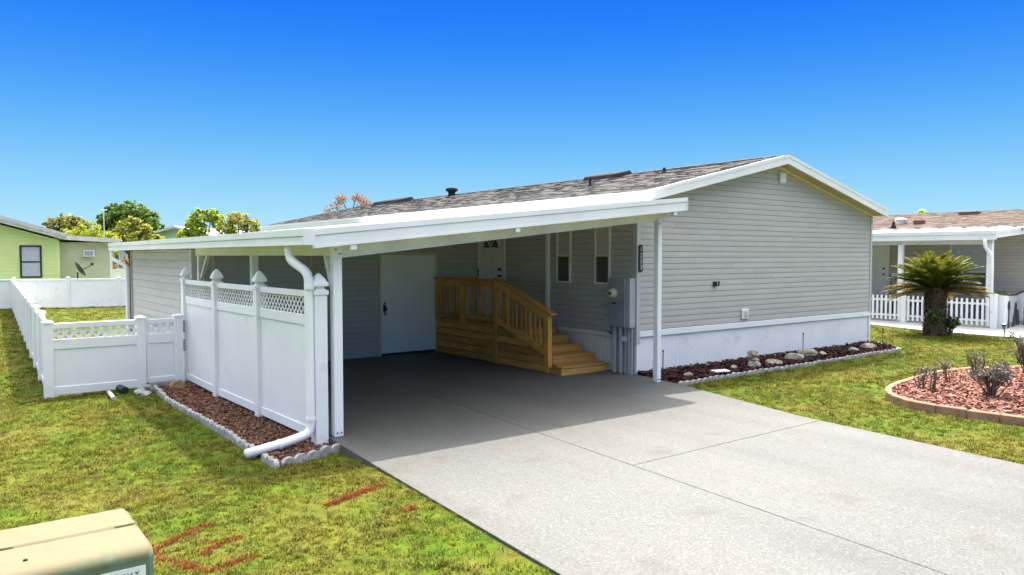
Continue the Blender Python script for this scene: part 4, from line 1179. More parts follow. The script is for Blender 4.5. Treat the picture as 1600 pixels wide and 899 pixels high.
# ------------------------------------------------------------------ utility box in the foreground
ub = thing("utility_box", "faded green ground mounted utility cabinet with sun bleached cream lid", "utility box", (0.2, 4.3, -0.1))
def cabinet_mat():
    m, n, l, b = new_mat("weathered_green_enamel")
    b.inputs["Roughness"].default_value = 0.75
    geo = n.new("ShaderNodeNewGeometry"); sp = n.new("ShaderNodeSeparateXYZ"); l.new(geo.outputs["Position"], sp.inputs[0])
    nz = n.new("ShaderNodeTexNoise"); nz.inputs["Scale"].default_value = 14; nz.inputs["Detail"].default_value = 6
    l.new(geo.outputs["Position"], nz.inputs["Vector"])
    ma = n.new("ShaderNodeMath"); ma.operation = 'MULTIPLY_ADD'; ma.inputs[1].default_value = 0.22
    l.new(nz.outputs["Fac"], ma.inputs[0]); l.new(sp.outputs[2], ma.inputs[2])
    r = n.new("ShaderNodeValToRGB"); e = r.color_ramp.elements
    mr = n.new("ShaderNodeMapRange"); mr.inputs["From Min"].default_value = 0.735; mr.inputs["From Max"].default_value = 0.80
    l.new(ma.outputs[0], mr.inputs["Value"]); l.new(mr.outputs[0], r.inputs[0])
    e[0].position = 0.0; e[0].color = (0.105, 0.150, 0.105, 1)
    e[1].position = 1.0; e[1].color = (0.128, 0.108, 0.052, 1)
    q = e.new(0.35); q.color = (0.100, 0.125, 0.060, 1)
    q = e.new(0.72); q.color = (0.112, 0.098, 0.040, 1)
    l.new(r.outputs[0], b.inputs["Base Color"])
    return m
m_cab = cabinet_mat()
bx0, bx1, by0, by1, bz = -0.42, 0.775, 3.93, 4.63, 0.70
ck = MB()
def cabsec(y0, y1, name, front, back):
    """cross-section in y-z with a rounded front or back shoulder, long axis along x, ends rounded by bevel"""
    pl = [(y0, -0.1)]
    if front:
        pl = [(y0 - .02, -0.1)] + [(y0 - .02 + 0.085 * (1 - math.cos(t)), bz - 0.06 + 0.06 * math.sin(t)) for t in np.linspace(0, math.pi / 2, 18)]
    else: pl += [(y0, bz)]
    if back:
        pl += [(y1 - 0.05 + 0.05 * math.sin(t), bz - 0.05 + 0.05 * math.cos(t)) for t in np.linspace(0, math.pi / 2, 5)] + [(y1, -0.1)]
    else: pl += [(y1, bz), (y1, -0.1)]
    o = MB().extr(pl, (bx0, 0, 0), (0, 1, 0), (0, 0, 1), (1, 0, 0), bx1 - bx0).build(name, m_cab, ub, bevel=0.022)
    o.data.polygons.foreach_set("use_smooth", [True] * len(o.data.polygons))
    o.data.set_sharp_from_angle(angle=R(38))
    return o
front = cabsec(by0, 4.283, "front_cover", True, False)
cabsec(4.287, by1, "back_cover", False, True)
for x in (0.17, 0.70):
    MB().tube([(x - 0.035, 4.285, bz + 0.004), (x + 0.055, 4.285, bz + 0.004)], 0.010, 8).build("hinge", surf("worn_hinge", (0.36, 0.30, 0.13), (0.28, 0.23, 0.10), 20, .7), ub)
MB().tube([(0.26, 4.06, bz - .003), (0.26, 4.06, bz + 0.006)], 0.010, 8).build("rivet", m_darkvent, front)
lb = MB().box(0.545, 0.735, by0 - 0.0245, by0 - 0.0205, 0.46, 0.612).build("warning_label", m_plate, front)
text_part("label_lettering", "USUALLY", 0.034, m_black, lb, (0.636, by0 - 0.0265, 0.578), (1, 0, 0), (0, 0, 1), 0.0008)
MB().box(0.30, 0.515, by0 - 0.026, by0 - 0.0205, 0.588, 0.616).build("name_strip", surf("faded_green_strip", (0.30, 0.40, 0.34), (0.24, 0.32, 0.27), 30, .7), front)

# ------------------------------------------------------------------ cycad
def cycad():
    cx, cy, cz = 21.13, 9.21, -0.03
    t = thing("sago_palm", "squat sago palm with shaggy brown trunk and arching yellow green fronds on the lawn", "palm", (cx, cy, cz))
    rs = random.Random(9); tr = MB()
    prof = [(0.36, -.03), (0.34, .15), (0.31, .45), (0.30, .8), (0.31, 1.05), (0.28, 1.22), (0.18, 1.34)]
    tr.tube([(cx, cy, cz + z) for r, z in prof], [r * .86 for r, z in prof], 14, tint=(0.06, 0.04, 0.028))
    for k in range(900):      # old leaf bases: short scales pointing up and out
        z = rs.uniform(0, 1.3); r = float(np.interp(z, [p[1] for p in prof], [p[0] for p in prof])) * .86
        a = rs.uniform(0, 6.28); o = Vector((math.cos(a), math.sin(a), 0)); s = Vector((-o.y, o.x, 0))
        b = Vector((cx, cy, cz + z)) + o * r; l = rs.uniform(.05, .11); w = rs.uniform(.015, .03)
        up = rs.uniform(-.6, .8); tip = b + o * l * .8 + Vector((0, 0, l * up)); q = rs.choice([(0.11, .06, .035), (.07, .04, .028), (.16, .10, .055), (.045, .03, .022)])
        tr.face([b - s * w, b + s * w, tip], q); tr.face([b - s * w + Vector((0, 0, -.03)), b + s * w + Vector((0, 0, -.03)), tip], q)
    tr.build("trunk", m_cycbark, t)
    def frond_mesh(L, el, droop, cols, seed):
        r2 = random.Random(seed); mb = MB(); pts = []; x = z = 0; e = el; n = 26
        for k in range(n + 1):
            pts.append(Vector((x, 0, z))); x += math.cos(e) * L / n; z += math.sin(e) * L / n; e -= droop / n * (0.5 + k / n)
        rc = tuple(q * .9 for q in cols[0])
        mb.tube(pts, [0.014 * (1 - .8 * k / n) for k in range(n + 1)], 5, tint=rc)
        for k in range(2, n + 1):
            for h in (0, .5):
                f = (k + h) / n
                if f > 1: continue
                p = pts[k] if h == 0 or k == n else pts[k].lerp(pts[k + 1], .5)
                d = (pts[min(k + 1, n)] - pts[k - 1]).normalized(); up = Vector((-d.z, 0, d.x))
                ll = 0.20 * math.sin(math.pi * min(1, .12 + f * .86)) ** .6 + .02
                for s in (-1, 1):
                    dr = (Vector((0, s, 0)) * .80 + d * .55 + up * (.35 + r2.uniform(-.1, .1))).normalized()
                    w = d * 0.014; q = r2.choice(cols); kk = r2.uniform(.75, 1.25); q = tuple(v * kk for v in q)
                    tip = p + dr * ll - Vector((0, 0, ll * .15)); md = p + dr * ll * .55 + up * .005
                    mb.face([p - w, p + w, md + w, md - w], q); mb.face([md - w, md + w, tip], q)
        return mb.mesh("frond", m_frond, (0, 0, 0))
    fresh = [(0.17, 0.20, 0.018), (0.25, 0.25, 0.026), (0.10, 0.14, 0.015), (0.34, 0.31, 0.06)]
    mid = [(0.10, 0.13, 0.015), (0.16, 0.17, 0.02), (0.07, 0.10, 0.012)]
    old = [(0.27, 0.18, 0.03), (0.18, 0.15, 0.025), (0.34, 0.20, 0.04), (0.12, 0.12, 0.02)]
    tiers = [(1.08, R(80), 0.55, fresh, 11, 0.0), (1.18, R(64), 0.60, fresh, 17, .2), (1.25, R(46), 0.65, fresh + mid, 19, .5), (1.25, R(28), 0.6, mid, 17, .1), (1.32, R(8), 0.30, old, 19, .35), (1.30, R(-2), 0.45, old, 13, .6)]
    for i, (L, e, dr, cols, cnt, ph) in enumerate(tiers):
        mes = [frond_mesh(L * k * .92, e + q, dr, cols, i * 3 + j) for j, (k, q) in enumerate(((1, 0), (.9, .12)))]
        for k in range(cnt):
            a = ph + 6.283 * k / cnt + rs.uniform(-.12, .12)
            if i >= 4 and abs((a - 3.55 + math.pi) % (2 * math.pi) - math.pi) < .55: continue      # lower skirt pruned on the street side
            inst("frond", mes[k % 2], (cx + .10 * math.cos(a), cy + .10 * math.sin(a), cz + 1.30 - i * .025), t, (rs.uniform(-.12, .12), rs.uniform(-.1, .1), a), (1, 1, 1))
cycad()
gr = [(0.05, 0.085, 0.025), (0.09, 0.13, 0.04), (0.03, 0.05, 0.02), (0.16, 0.19, 0.11)]
bare_shrub("base_shrub", 20.80, 9.10, -.03, .85, .24, 20, 12, 31, "leafy green shrub growing against the left of the sago palm trunk", gr, None, 1.9)
bare_shrub("base_shrub", 21.30, 8.93, -.03, .45, .24, 18, 11, 32, "low green shrub growing against the right of the sago palm trunk", gr, None, 1.9)

# ------------------------------------------------------------------ neighbour on the right
nh = thing("house", "tan neighbouring manufactured home with brown shingle roof behind the picket fence", "house", (27.5, 12, 0))
NX = 27.5
nw = MB().box(NX + .02, 35.2, 5.5, 24, 0.5, 2.92).build("wall", m_core, nh)
siding(nw, (NX + .02, 0, 0), (0, 1, 0), (-1, 0, 0), 0.62, 2.95, 0.105, lambda z: (5.6, 23.9), m_tansiding)
MB().box(NX + .03, NX + .2, 5.5, 24, -0.1, 0.62).build("skirting", m_stone, nh)
nr = MB().extr([(27.25, 2.89), (31.3, 3.765), (35.4, 2.89)], (0, 5.2, 0), (1, 0, 0), (0, 0, 1), (0, 1, 0), 19.2)
nroof = nr.build("roof", m_core, nh)
ncols = [(0.25, 0.165, 0.115), (0.20, 0.135, 0.10), (0.29, 0.205, 0.145), (0.22, 0.155, 0.13), (0.165, 0.115, 0.09), (0.26, 0.18, 0.15)]
shingles(nroof, 5.2, 24.4, (27.25, 2.905), (31.3, 3.782), 0.15, 0.32, ncols, 8)
def zn(x): return 2.905 + (x - 27.25) * .2165
def dome(x, y, r, h, mat, parent, name):
    MB().tube([(x, y, zn(x) - .04), (x, y, zn(x) + h * .45)], r * .7, 12).build(name, mat, parent)
    MB().tube([(x, y, zn(x) + h * .45), (x, y, zn(x) + h * .55), (x, y, zn(x) + h * .9), (x, y, zn(x) + h)], [r * .9, r, r * .85, r * .3], 14).build("vent_cap", mat, parent, smooth=True)
dome(29.25, 14.08, .22, .20, m_plate, nroof, "roof_vent")
bt = MB().tube([(28.17, 13.84, zn(28.17) - .03), (28.17, 13.84, zn(28.17) + .14)], [0.12, .06], 10); bt.tube([(28.17, 13.84, zn(28.17) + .1), (28.17, 13.84, zn(28.17) + .26)], .045, 8)
bt.build("pipe_boot", m_darkvent, nroof)
MB().box(28.83, 29.12, 13.12, 13.45, zn(28.83) - .04, zn(28.97) + .16).build("box_vent", m_copper, nroof, bevel=.03)
MB().box(30.55, 30.95, 11.95, 12.60, zn(30.5) - .04, zn(30.95) + .06).build("box_vent", m_copper, nroof, bevel=.03)
sash_window(10.36, 11.56, .78, 2.52, 1.55, nh, x=NX, fr=.06, frame_mat=m_trimcream, up=m_screen, low=m_glass)
ndf = MB().box(NX - .05, NX, 13.62, 14.55, 0.62, 2.75).build("front_door", m_door, nh, label="pale front door at the top of the steps")
for z in (1.62, 1.42): MB().tube([(NX - .05, 13.80, z), (NX - .10, 13.80, z)], .035, 8).build("door_knob", m_black, ndf)
nst = thing("entry_steps", "neighbour's entry steps with pale metal handrail behind the picket fence", "steps", (26.8, 13.9, 0))
for k in range(3): MB().box(26.45 + k * .33, NX - .005, 13.45, 14.7, k * .2, (k + 1) * .2 - .003).build("step", m_walk, nst)
hr = MB().tube([(26.45, 13.42, .75), (27.45, 13.42, 1.45)], .022, 6)
for x in (26.5, 26.8, 27.1, 27.4): hr.tube([(x, 13.42, 0), (x, 13.42, .785 + (x - 26.5) * .7)], .014, 6)
hr.build("handrail", m_cream, nst)
aw = MB(); aw.extr([(0, 0), (1.5, 0), (0.85, -.42)], (25.6, 14.9, 2.46), (0, -1, 0), (0, 0, 1), (1, 0, 0), .02)
solo(aw, "fabric_pennant", m_canvas, "tan fabric corner hanging under the neighbour's carport roof", "awning")
ncp = thing("carport", "neighbour's white carport roof and posts behind the sago palm", "carport", (24.2, 9, 0))
def zq(x): return 2.80 + (x - 24.15) * 0.075
MB().prism([(24.17, 8.97), (27.24, 8.97), (27.24, 24), (24.17, 24)], lambda x, y: zq(x) - .12, lambda x, y: zq(x)).build("roof_panel", m_whitemetal, ncp)
ng = MB()
for (a, b, o) in ((2.72, 2.83, .03), (2.71, 2.72, .01), (2.60, 2.71, .015), (2.56, 2.60, .022)): ng.box(24.15 - o, 24.175, 8.92, 24, a, b)
ng.build("side_gutter", m_whitemetal, ncp)
nf = MB()
for (d0, d1, o) in ((-.06, .02, .03), (-.20, -.06, .015)):
    nf.hexa([(24.176, 8.965 - o, zq(24.18) + d0), (27.3, 8.965 - o, zq(27.3) + d0), (27.3, 8.972, zq(27.3) + d0), (24.176, 8.972, zq(24.18) + d0),
             (24.176, 8.965 - o, zq(24.18) + d1), (27.3, 8.965 - o, zq(27.3) + d1), (27.3, 8.972, zq(27.3) + d1), (24.176, 8.972, zq(24.18) + d1)])
nf.build("front_fascia", m_whitemetal, ncp)
MB().box(26.0, 26.16, 8.925, 8.936, 2.86, 3.0 - .04).build("fascia_vent", m_metal, ncp)
MB().box(24.28, 24.40, 9.06, 9.86 + 14, 2.44, 2.60).build("side_beam", m_cream, ncp)
seam = MB()
for k in range(14): seam.box(25.9, 27.22, 9.3 + k * .75, 9.55 + k * .75, zq(27.2) + .0, zq(27.2) + .012)
seam.build("flashing", m_metal, ncp, kind='stuff')
for y in (9.06, 11.62, 14.6): MB().box(24.26, 24.40, y, y + .14, 0, 2.45).build("post", m_white, ncp, bevel=.008)
nd = MB().tube(bend([(24.13, 9.2, 2.58), (24.13, 9.2, 2.36), (24.24, 9.05, 2.10), (24.24, 9.03, .05)], .1), .05, 10)
nd.build("downspout", m_whitemetal, ncp, smooth=True)
for (x, y, sx, sy, h, lab) in ((26.2, 10.6, .5, .35, .62, "dark patio bench under the neighbour's window"), (26.3, 12.4, .4, .3, .5, "dark patio table behind the picket fence")):
    bt = thing("patio_bench" if sx > .45 else "patio_table", lab, "bench" if sx > .45 else "table", (x, y, 0))
    MB().box(x - sy, x + sy, y - sx, y + sx, h - .08, h).build("top", m_darkvent, bt, bevel=.01)
    for a in (-1, 1):
        for b in (-1, 1): MB().box(x + a * (sy - .05) - .03, x + a * (sy - .05) + .03, y + b * (sx - .05) - .03, y + b * (sx - .05) + .03, 0, h - .081).build("leg", m_darkvent, bt)

def picket_fence(name, label, pts, h, z_r, n_sp, posts, face):
    f = thing(name, label, "fence", (*pts[0], 0))
    a, b = Vector(pts[0]), Vector(pts[1]); L = (b - a).length; u = (b - a) / L; ang = math.atan2(u.y, u.x)
    for z0, z1 in z_r:
        place(MB().box(0.05, L - .02, -.018, .018, z0, z1), a, ang).build("rail", m_white, f)
    pm = MB().extr([(-.032, .06), (.032, .06), (.032, h - .04), (0, h), (-.032, h - .04)], (0, -.034, 0), (1, 0, 0), (0, 0, 1), (0, 1, 0), .014).mesh("picket", m_white, (0, 0, 0))
    k = int(L / n_sp)
    for i in range(1, k):
        p = a + u * (i * n_sp); inst("picket", pm, (p.x, p.y, 0), f, (0, 0, ang + (math.pi if face else 0)))
    for t, hp in posts:
        p = a + u * (L * t); fpost(f, p.x, p.y, -.02, hp, .075)
    return f
picket_fence("picket_fence", "white picket fence along the neighbour's carport behind the sago palm", ((24.2, 8.95), (24.25, 14.4)), .85, ((.66, .72), (.17, .23)), .142, ((0, .96), (.47, .92), (.985, .92)), True)
picket_fence("picket_fence", "white picket fence running right from the corner post behind the black cutouts", ((24.35, 9.02), (27.4, 9.22)), .95, ((.74, .80), (.17, .23)), .125, ((.99, .95),), False)
def cutout(name, x, y, poly, label):
    mb = MB().extr(poly, (x, y, 0), (0.99, 0.06, 0), (0, 0, 1), (0, -1, 0), .015)
    solo(mb, name, m_black, label, "cutout", "black cutouts before the picket fence", loc=(x, y, 0))
cutout("yard_cutout", 24.62, 8.72, [(-.10, 0), (.10, 0), (.05, .10), (.03, .35), (.05, .52), (.10, .60), (.08, .72), (0, .80), (-.08, .72), (-.09, .60), (-.04, .52), (-.03, .35), (-.06, .10)], "narrow black urn shaped yard cutout beside the white corner post")
cutout("yard_cutout", 25.35, 8.80, [(-.32, 0), (-.05, .02), (-.02, .16), (.05, .16), (.08, .03), (.34, .02), (.30, .22), (.26, .45), (.18, .50), (.12, .42), (.10, .62), (.02, .74), (-.06, .70), (-.10, .58), (-.20, .30)], "black cutout of two kneeling robed figures")
cutout("yard_cutout", 26.35, 8.85, [(-.30, 0), (-.02, 0), (.02, .12), (.08, 0), (.30, 0), (.24, .30), (.25, .70), (.18, .86), (.13, 1.08), (.06, .88), (.0, .70), (.02, .45), (-.06, .40), (-.12, .55), (-.24, .56), (-.28, .38), (-.22, .30)], "tall black cutout of a standing robed figure with a child")
bn = MB().tube([(24.7, 8.95, .98), (25.3, 8.95, .93), (25.9, 8.99, .92), (26.6, 9.03, 1.0)], .035, 6)
solo(bn, "draped_cloth", m_black, "black cloth swag draped along the top of the corner picket fence", "cloth")
pb = thing("corner_planter", "white square planter box with green trailing plant at the fence corner", "planter", (24.45, 8.86, 0))
MB().box(24.33, 24.62, 8.72, 8.98, 0, .93).build("box", m_white, pb, bevel=.008)
lf = MB(); rs = random.Random(3)
for k in range(160): leafquad(lf, Vector((24.47 + rs.gauss(0, .11), 8.85 + rs.gauss(0, .11), .97 + abs(rs.gauss(0, .04)))), rs.uniform(.02, .04), rs, gr)
lf.build("plant", m_leaf, pb)
pt = thing("path_light", "small black lantern path light at the edge of the neighbour's concrete", "path light", (21.85, 7.82, -.03))
MB().tube([(21.85, 7.82, -.06), (21.85, 7.82, .20)], .012, 6).build("stake", m_black, pt)
MB().squares(21.85, 7.82, [(.035, .20), (.05, .30)]).build("lantern", m_metal, pt); MB().squares(21.85, 7.82, [(.07, .30), (.06, .325), (.01, .35)]).build("cap", m_black, pt)

# ------------------------------------------------------------------ lime house behind the rear fence
lh = thing("house", "lime green house with dark framed window beyond the rear fence", "house", (2, 40, 0))
lw = MB().extr([(-12, -.1), (4.15, -.1), (4.15, 2.82), (-4, 5.2), (-12, 2.9)], (0, 40.0, 0), (1, 0, 0), (0, 0, 1), (0, 1, 0), 9).build("wall", m_lime, lh)
z = 0.2
while z < 3.7:
    xr_ = min(4.10, 4.15 - (z + .168 - 2.80) / .292)
    MB().extr([(39.985, z), (39.985, z + .10), (39.996, z + .165), (39.999, z + .165), (39.999, z)], (-6, 0, 0), (0, 1, 0), (0, 0, 1), (1, 0, 0), xr_ + 6).build("siding_board", m_lime, lw)
    z += .168
MB().box(4.06, 4.20, 39.97, 40.1, 0, 2.80).build("corner_trim", m_lime, lh)
lr = MB()
for o, y0, t in ((0, 39.55, .30),):
    lr.hexa([(-4, y0, 5.28), (4.45, y0, 2.82), (4.45, 49.3, 2.82), (-4, 49.3, 5.28), (-4, y0, 5.28 + t), (4.45, y0, 2.82 + t - .05), (4.45, 49.3, 2.82 + t - .05), (-4, 49.3, 5.28 + t)])
lr.build("roof", m_farroof, lh)
lt = MB(); lt.hexa([(-4, 39.50, 5.40), (4.47, 39.50, 2.93), (4.47, 39.548, 2.93), (-4, 39.548, 5.40), (-4, 39.50, 5.60), (4.47, 39.50, 3.10), (4.47, 39.548, 3.10), (-4, 39.548, 5.60)])
lt.build("rake_fascia", surf("gray_fascia", (0.50, 0.49, 0.50), (0.44, 0.43, 0.44), 3, .6), lh)
wf = MB()
wf.box(2.66, 2.74, 39.93, 39.99, 1.10, 2.56); wf.box(3.42, 3.50, 39.93, 39.99, 1.10, 2.56); wf.box(2.74, 3.42, 39.93, 39.99, 2.48, 2.56); wf.box(2.74, 3.42, 39.93, 39.99, 1.10, 1.18); wf.box(2.74, 3.42, 39.935, 39.99, 1.79, 1.85)
w = wf.build("window", m_black, lh)
MB().box(2.74, 3.42, 39.955, 39.99, 1.85, 2.48).build("pane", m_screen, w); MB().box(2.74, 3.42, 39.955, 39.99, 1.18, 1.79).build("pane", m_screen, w)
ph = thing("house_annex", "low pale yellow addition with wall air conditioner joined to the lime house", "house", (5.3, 41, 0))
pw = MB().box(4.16, 6.42, 40.6, 46, -.1, 2.72).build("wall", m_paleyel, ph)
z = .1
while z < 2.6:
    MB().extr([(40.588, z), (40.588, z + .07), (40.597, z + .125), (40.599, z + .125), (40.599, z)], (4.22, 0, 0), (0, 1, 0), (0, 0, 1), (1, 0, 0), 2.10).build("siding_board", m_paleyel, pw); z += .128
MB().box(6.33, 6.45, 40.57, 40.7, 0, 2.70).build("corner_trim", m_plate, ph)
MB().hexa([(4.05, 40.2, 2.86), (6.75, 40.2, 2.70), (6.75, 46.2, 2.70), (4.05, 46.2, 2.86), (4.05, 40.2, 3.08), (6.75, 40.2, 2.90), (6.75, 46.2, 2.90), (4.05, 46.2, 3.08)]).build("roof", m_farroof, ph)
ac = MB().box(5.21, 5.66, 40.38, 40.60, 2.06, 2.36).build("air_conditioner", m_plate, ph)
MB().box(5.245, 5.615, 40.372, 40.381, 2.10, 2.32).build("grille", m_metal, ac)
sd_ = thing("satellite_dish", "small dark satellite dish on a post in front of the pale yellow wall", "satellite dish", (4.85, 39.6, -.1))
MB().tube([(4.85, 39.6, -.1), (4.85, 39.6, 1.35)], .03, 8).build("mast", m_darkvent, sd_)
dm = MB(); c0 = Vector((4.90, 39.55, 1.45)); nn = Vector((0.80, -.3, .52)).normalized(); uu = nn.orthogonal().normalized(); vv = nn.cross(uu)
rings = []
for r in (0.0, .14, .26, .36):
    rings.append([c0 + (uu * math.cos(6.283 * k / 16) * r + vv * math.sin(6.283 * k / 16) * r) + nn * (r * r * .6) for k in range(16)])
for a, b in zip(rings[:-1], rings[1:]):
    for k in range(16): dm.face([a[k], a[(k + 1) % 16], b[(k + 1) % 16], b[k]]); dm.face([b[k] - nn * .015, b[(k + 1) % 16] - nn * .015, a[(k + 1) % 16] - nn * .015, a[k] - nn * .015])
dm.build("reflector", m_darkvent, sd_)
MB().tube([c0 - vv * .1, c0 + nn * .5 + Vector((.12, 0, -.05))], .016, 6).build("feed_arm", m_darkvent, sd_)
MB().box(5.37, 5.47, 39.34, 39.44, 1.66, 1.76).build("receiver", m_darkvent, sd_)
an = thing("antenna_mast", "thin pale antenna mast standing before the far trees", "antenna", (8.85, 58.66, -.1))
MB().tube([(8.85, 58.66, -.1), (8.85, 58.66, 5.3)], .03, 6).build("mast", m_plate, an)
MB().tube([(8.65, 58.75, 5.25), (9.05, 58.57, 5.25)], .02, 5).build("crossbar", m_plate, an)

# pale green gabled house far behind
fg = thing("house", "far pale green gabled house with light roof behind the carport", "house", (15, 66, 0))
dirv = Vector((0.76, -0.65, 0)).normalized(); bk = Vector((0.65, 0.76, 0)).normalized()
O = Vector((15.28, 66.3, 0))
MB().extr([(-2.6, -.1), (2.6, -.1), (2.6, 3.65), (0, 4.35), (-2.6, 3.65)], O, dirv, (0, 0, 1), bk, 14).build("wall", m_palegreen, fg)
for s in (-1, 1):
    MB().extr([(0, 4.35), (s * 2.95, 3.58), (s * 2.95, 3.76), (0, 4.54)], O - bk * .4, dirv, (0, 0, 1), bk, 15).build("roof", m_farroof, fg)
wing = MB().extr([(-9.5, -.1), (-2.62, -.1), (-2.62, 3.1), (-9.5, 3.1)], O + bk * 2, dirv, (0, 0, 1), bk, 9).build("wing", surf("pale_gray_siding", (0.50, 0.53, 0.53), (0.45, 0.48, 0.48), 1, .6), fg)
MB().hexa([O + dirv * -9.9 + bk * 1.6 + Vector((0, 0, 3.1)), O + dirv * -2.3 + bk * 1.6 + Vector((0, 0, 3.1)), O + dirv * -2.3 + bk * 6 + Vector((0, 0, 3.9)), O + dirv * -9.9 + bk * 6 + Vector((0, 0, 3.9)),
           O + dirv * -9.9 + bk * 1.6 + Vector((0, 0, 3.25)), O + dirv * -2.3 + bk * 1.6 + Vector((0, 0, 3.25)), O + dirv * -2.3 + bk * 6 + Vector((0, 0, 4.05)), O + dirv * -9.9 + bk * 6 + Vector((0, 0, 4.05))]).build("roof", m_farroof, fg)
for t in (-8.9, -7.9, -6.7, -5.4, -4.2):
    w = MB().extr([(t, 1.3), (t + .65, 1.3), (t + .65, 2.5), (t, 2.5)], O + bk * 1.95, dirv, (0, 0, 1), bk, .04).build("window", m_plate, fg)
    MB().extr([(t + .08, 1.4), (t + .57, 1.4), (t + .57, 2.4), (t + .08, 2.4)], O + bk * 1.93, dirv, (0, 0, 1), bk, .025).build("pane", m_glass, w)

# ------------------------------------------------------------------ trees
def tree(name, x, y, lobes, trunk_h, n_leaf, ls, cols, seed, label, cat="tree", shell=.62, group=None):
    rs = random.Random(seed); t = thing(name, label, cat, (x, y, -.1), group)
    tm = MB(); top = Vector((x, y, trunk_h))
    tm.tube([(x, y, -.15), (x + .05, y, trunk_h * .5), top], [.05 * trunk_h + .08, .04 * trunk_h + .05, .03 * trunk_h + .03], 8)
    for (dx, dy, dz, r) in lobes:
        e = Vector((x + dx, y + dy, dz)); mid = top.lerp(e, .5) + Vector((rs.uniform(-.2, .2), rs.uniform(-.2, .2), .1 * r))
        tm.tube([top - Vector((0, 0, .1)), mid, e], [.09 * r + .02, .055 * r + .012, .02], 6)
        for q in range(4):
            d = Vector((rs.gauss(0, 1), rs.gauss(0, 1), rs.gauss(.4, .7))).normalized()
            tm.tube([mid.lerp(e, .6), e + d * r * .8], [.03 * r + .006, .008], 4)
    tm.build("trunk", m_trunk, t)
    vol = sum(r ** 2 for *_, r in lobes); lf = MB()
    for (dx, dy, dz, r) in lobes:
        c = Vector((x + dx, y + dy, dz)); n_ = int(n_leaf * r * r / vol)
        # leaf clumps over the lobe, each clump its own little cluster, with gaps between them
        nc = max(5, int(n_ / 22))
        for k in range(nc):
            d = Vector((rs.gauss(0, 1), rs.gauss(0, 1), rs.gauss(.15, .9))).normalized()
            cc = c + d * r * rs.uniform(shell, 1.04); cr = r * rs.uniform(.13, .26)
            tone = rs.uniform(.75, 1.25)
            for m in range(22):
                p = cc + Vector((rs.gauss(0, 1), rs.gauss(0, 1), rs.gauss(0, .8))) * cr * .55
                leafquad(lf, p, ls * rs.uniform(.6, 1.3), rs, [tuple(v * tone for v in q) for q in cols], .55, d)
    lf.build("crown", m_leaf, t)
    return t
g_dark = [(0.075, 0.125, 0.020), (0.05, 0.095, 0.018), (0.12, 0.175, 0.024), (0.10, 0.14, 0.02)]
g_yel = [(0.22, 0.25, 0.015), (0.30, 0.31, 0.02), (0.17, 0.21, 0.018), (0.26, 0.24, 0.03)]
g_olive = [(0.15, 0.15, 0.035), (0.20, 0.18, 0.05), (0.10, 0.11, 0.028), (0.22, 0.17, 0.06)]
g_br = [(0.22, 0.28, 0.02), (0.15, 0.20, 0.02), (0.30, 0.36, 0.035), (0.18, 0.22, 0.03)]
tree("shade_tree", 14.7, 83.2, [(-1.72, 1.19, 5.3, 1.09), (-0.86, 0.59, 6.2, 1.16), (0.0, 0.0, 6.29, 1.16), (0.92, -0.66, 6.2, 1.09), (1.65, -1.19, 5.66, 0.95), (2.11, -1.45, 4.76, 0.88), (0.0, 0.0, 4.76, 1.5), (-1.58, 1.06, 4.22, 1.09)], 3.0, 9000, .17, g_dark, 1, "large dense dark green tree beyond the rear fence")
tree("shade_tree", 9.2, 81.3, [(-0.99, 0.56, 4.73, 0.88), (0.0, 0.0, 5.09, 0.95), (0.87, -0.43, 4.73, 0.88), (-1.36, 0.74, 4.11, 0.68), (1.3, -0.68, 4.03, 0.68)], 2.6, 4500, .15, g_olive, 2, "olive brown rounded tree just above the lime house roof")
tree("garden_shrub", 8.2, 62.8, [(-.7, .4, 3.2, 1.0), (.4, -.2, 3.5, 1.0), (1.3, -.7, 3.0, .9)], 1.8, 3500, .11, g_yel, 3, "bright yellow green shrub above the pale yellow addition", "shrub")
tree("shade_tree", 11.4, 64.0, [(-.6, .4, 3.7, .8), (.1, 0, 4.2, .9), (.9, -.6, 3.7, .8), (1.4, -.9, 3.1, .8), (-1.0, .7, 3.0, .8), (.3, -.2, 3.0, 1.0)], 2.2, 5000, .12, [(0.16, 0.18, 0.025), (0.22, 0.22, 0.03), (0.10, 0.13, 0.02), (0.28, 0.24, 0.05)], 4, "yellowish green tree in front of the large dark tree")
tree("garden_shrub", 13.2, 62.5, [(-.6, .3, 2.9, .6), (.3, -.1, 2.9, .5)], 1.6, 1200, .1, g_yel, 12, "small yellow green bush against the pale green gable", "shrub")
tree("shade_tree", 16.6, 62.6, [(-1.27, 0.77, 3.47, 0.77), (-0.77, 0.51, 4.62, 0.68), (-0.26, 0.17, 5.1, 0.68), (0.42, -0.26, 5.19, 0.59), (-0.51, 0.26, 3.76, 0.85), (0.85, -0.51, 4.71, 0.59)], 2.2, 4200, .13, g_br, 5, "bright light green tree behind the carport roof")
tree("shade_tree", 18.3, 59.6, [(-0.77, 0.51, 4.41, 0.85), (0.0, 0.0, 4.6, 0.94), (0.77, -0.51, 4.12, 0.85), (1.27, -0.85, 3.74, 0.68), (0.0, 0.17, 3.45, 1.02)], 2.0, 4200, .11, g_olive + g_yel[:2], 6, "olive yellow bushy tree right of the bright green tree")
tree("shade_tree", 73, 33, [(0, 0, 5.3, 1.0), (-.8, .4, 4.6, 1.0), (.8, -.3, 4.6, 1.0)], 2.2, 1400, .16, g_yel, 7, "yellow treetop just showing over the tan neighbour's roof")
tree("garden_shrub", 9.3, 55.6, [(-.5, .2, 1.4, .45), (.2, 0, 1.6, .4), (.7, -.3, 1.3, .35)], .7, 900, .09, [(0.30, 0.09, 0.03), (0.22, 0.06, 0.03), (0.28, 0.24, 0.03), (0.10, 0.15, 0.02)], 8, "red and yellow leaved shrub beyond the far fence", "shrub")
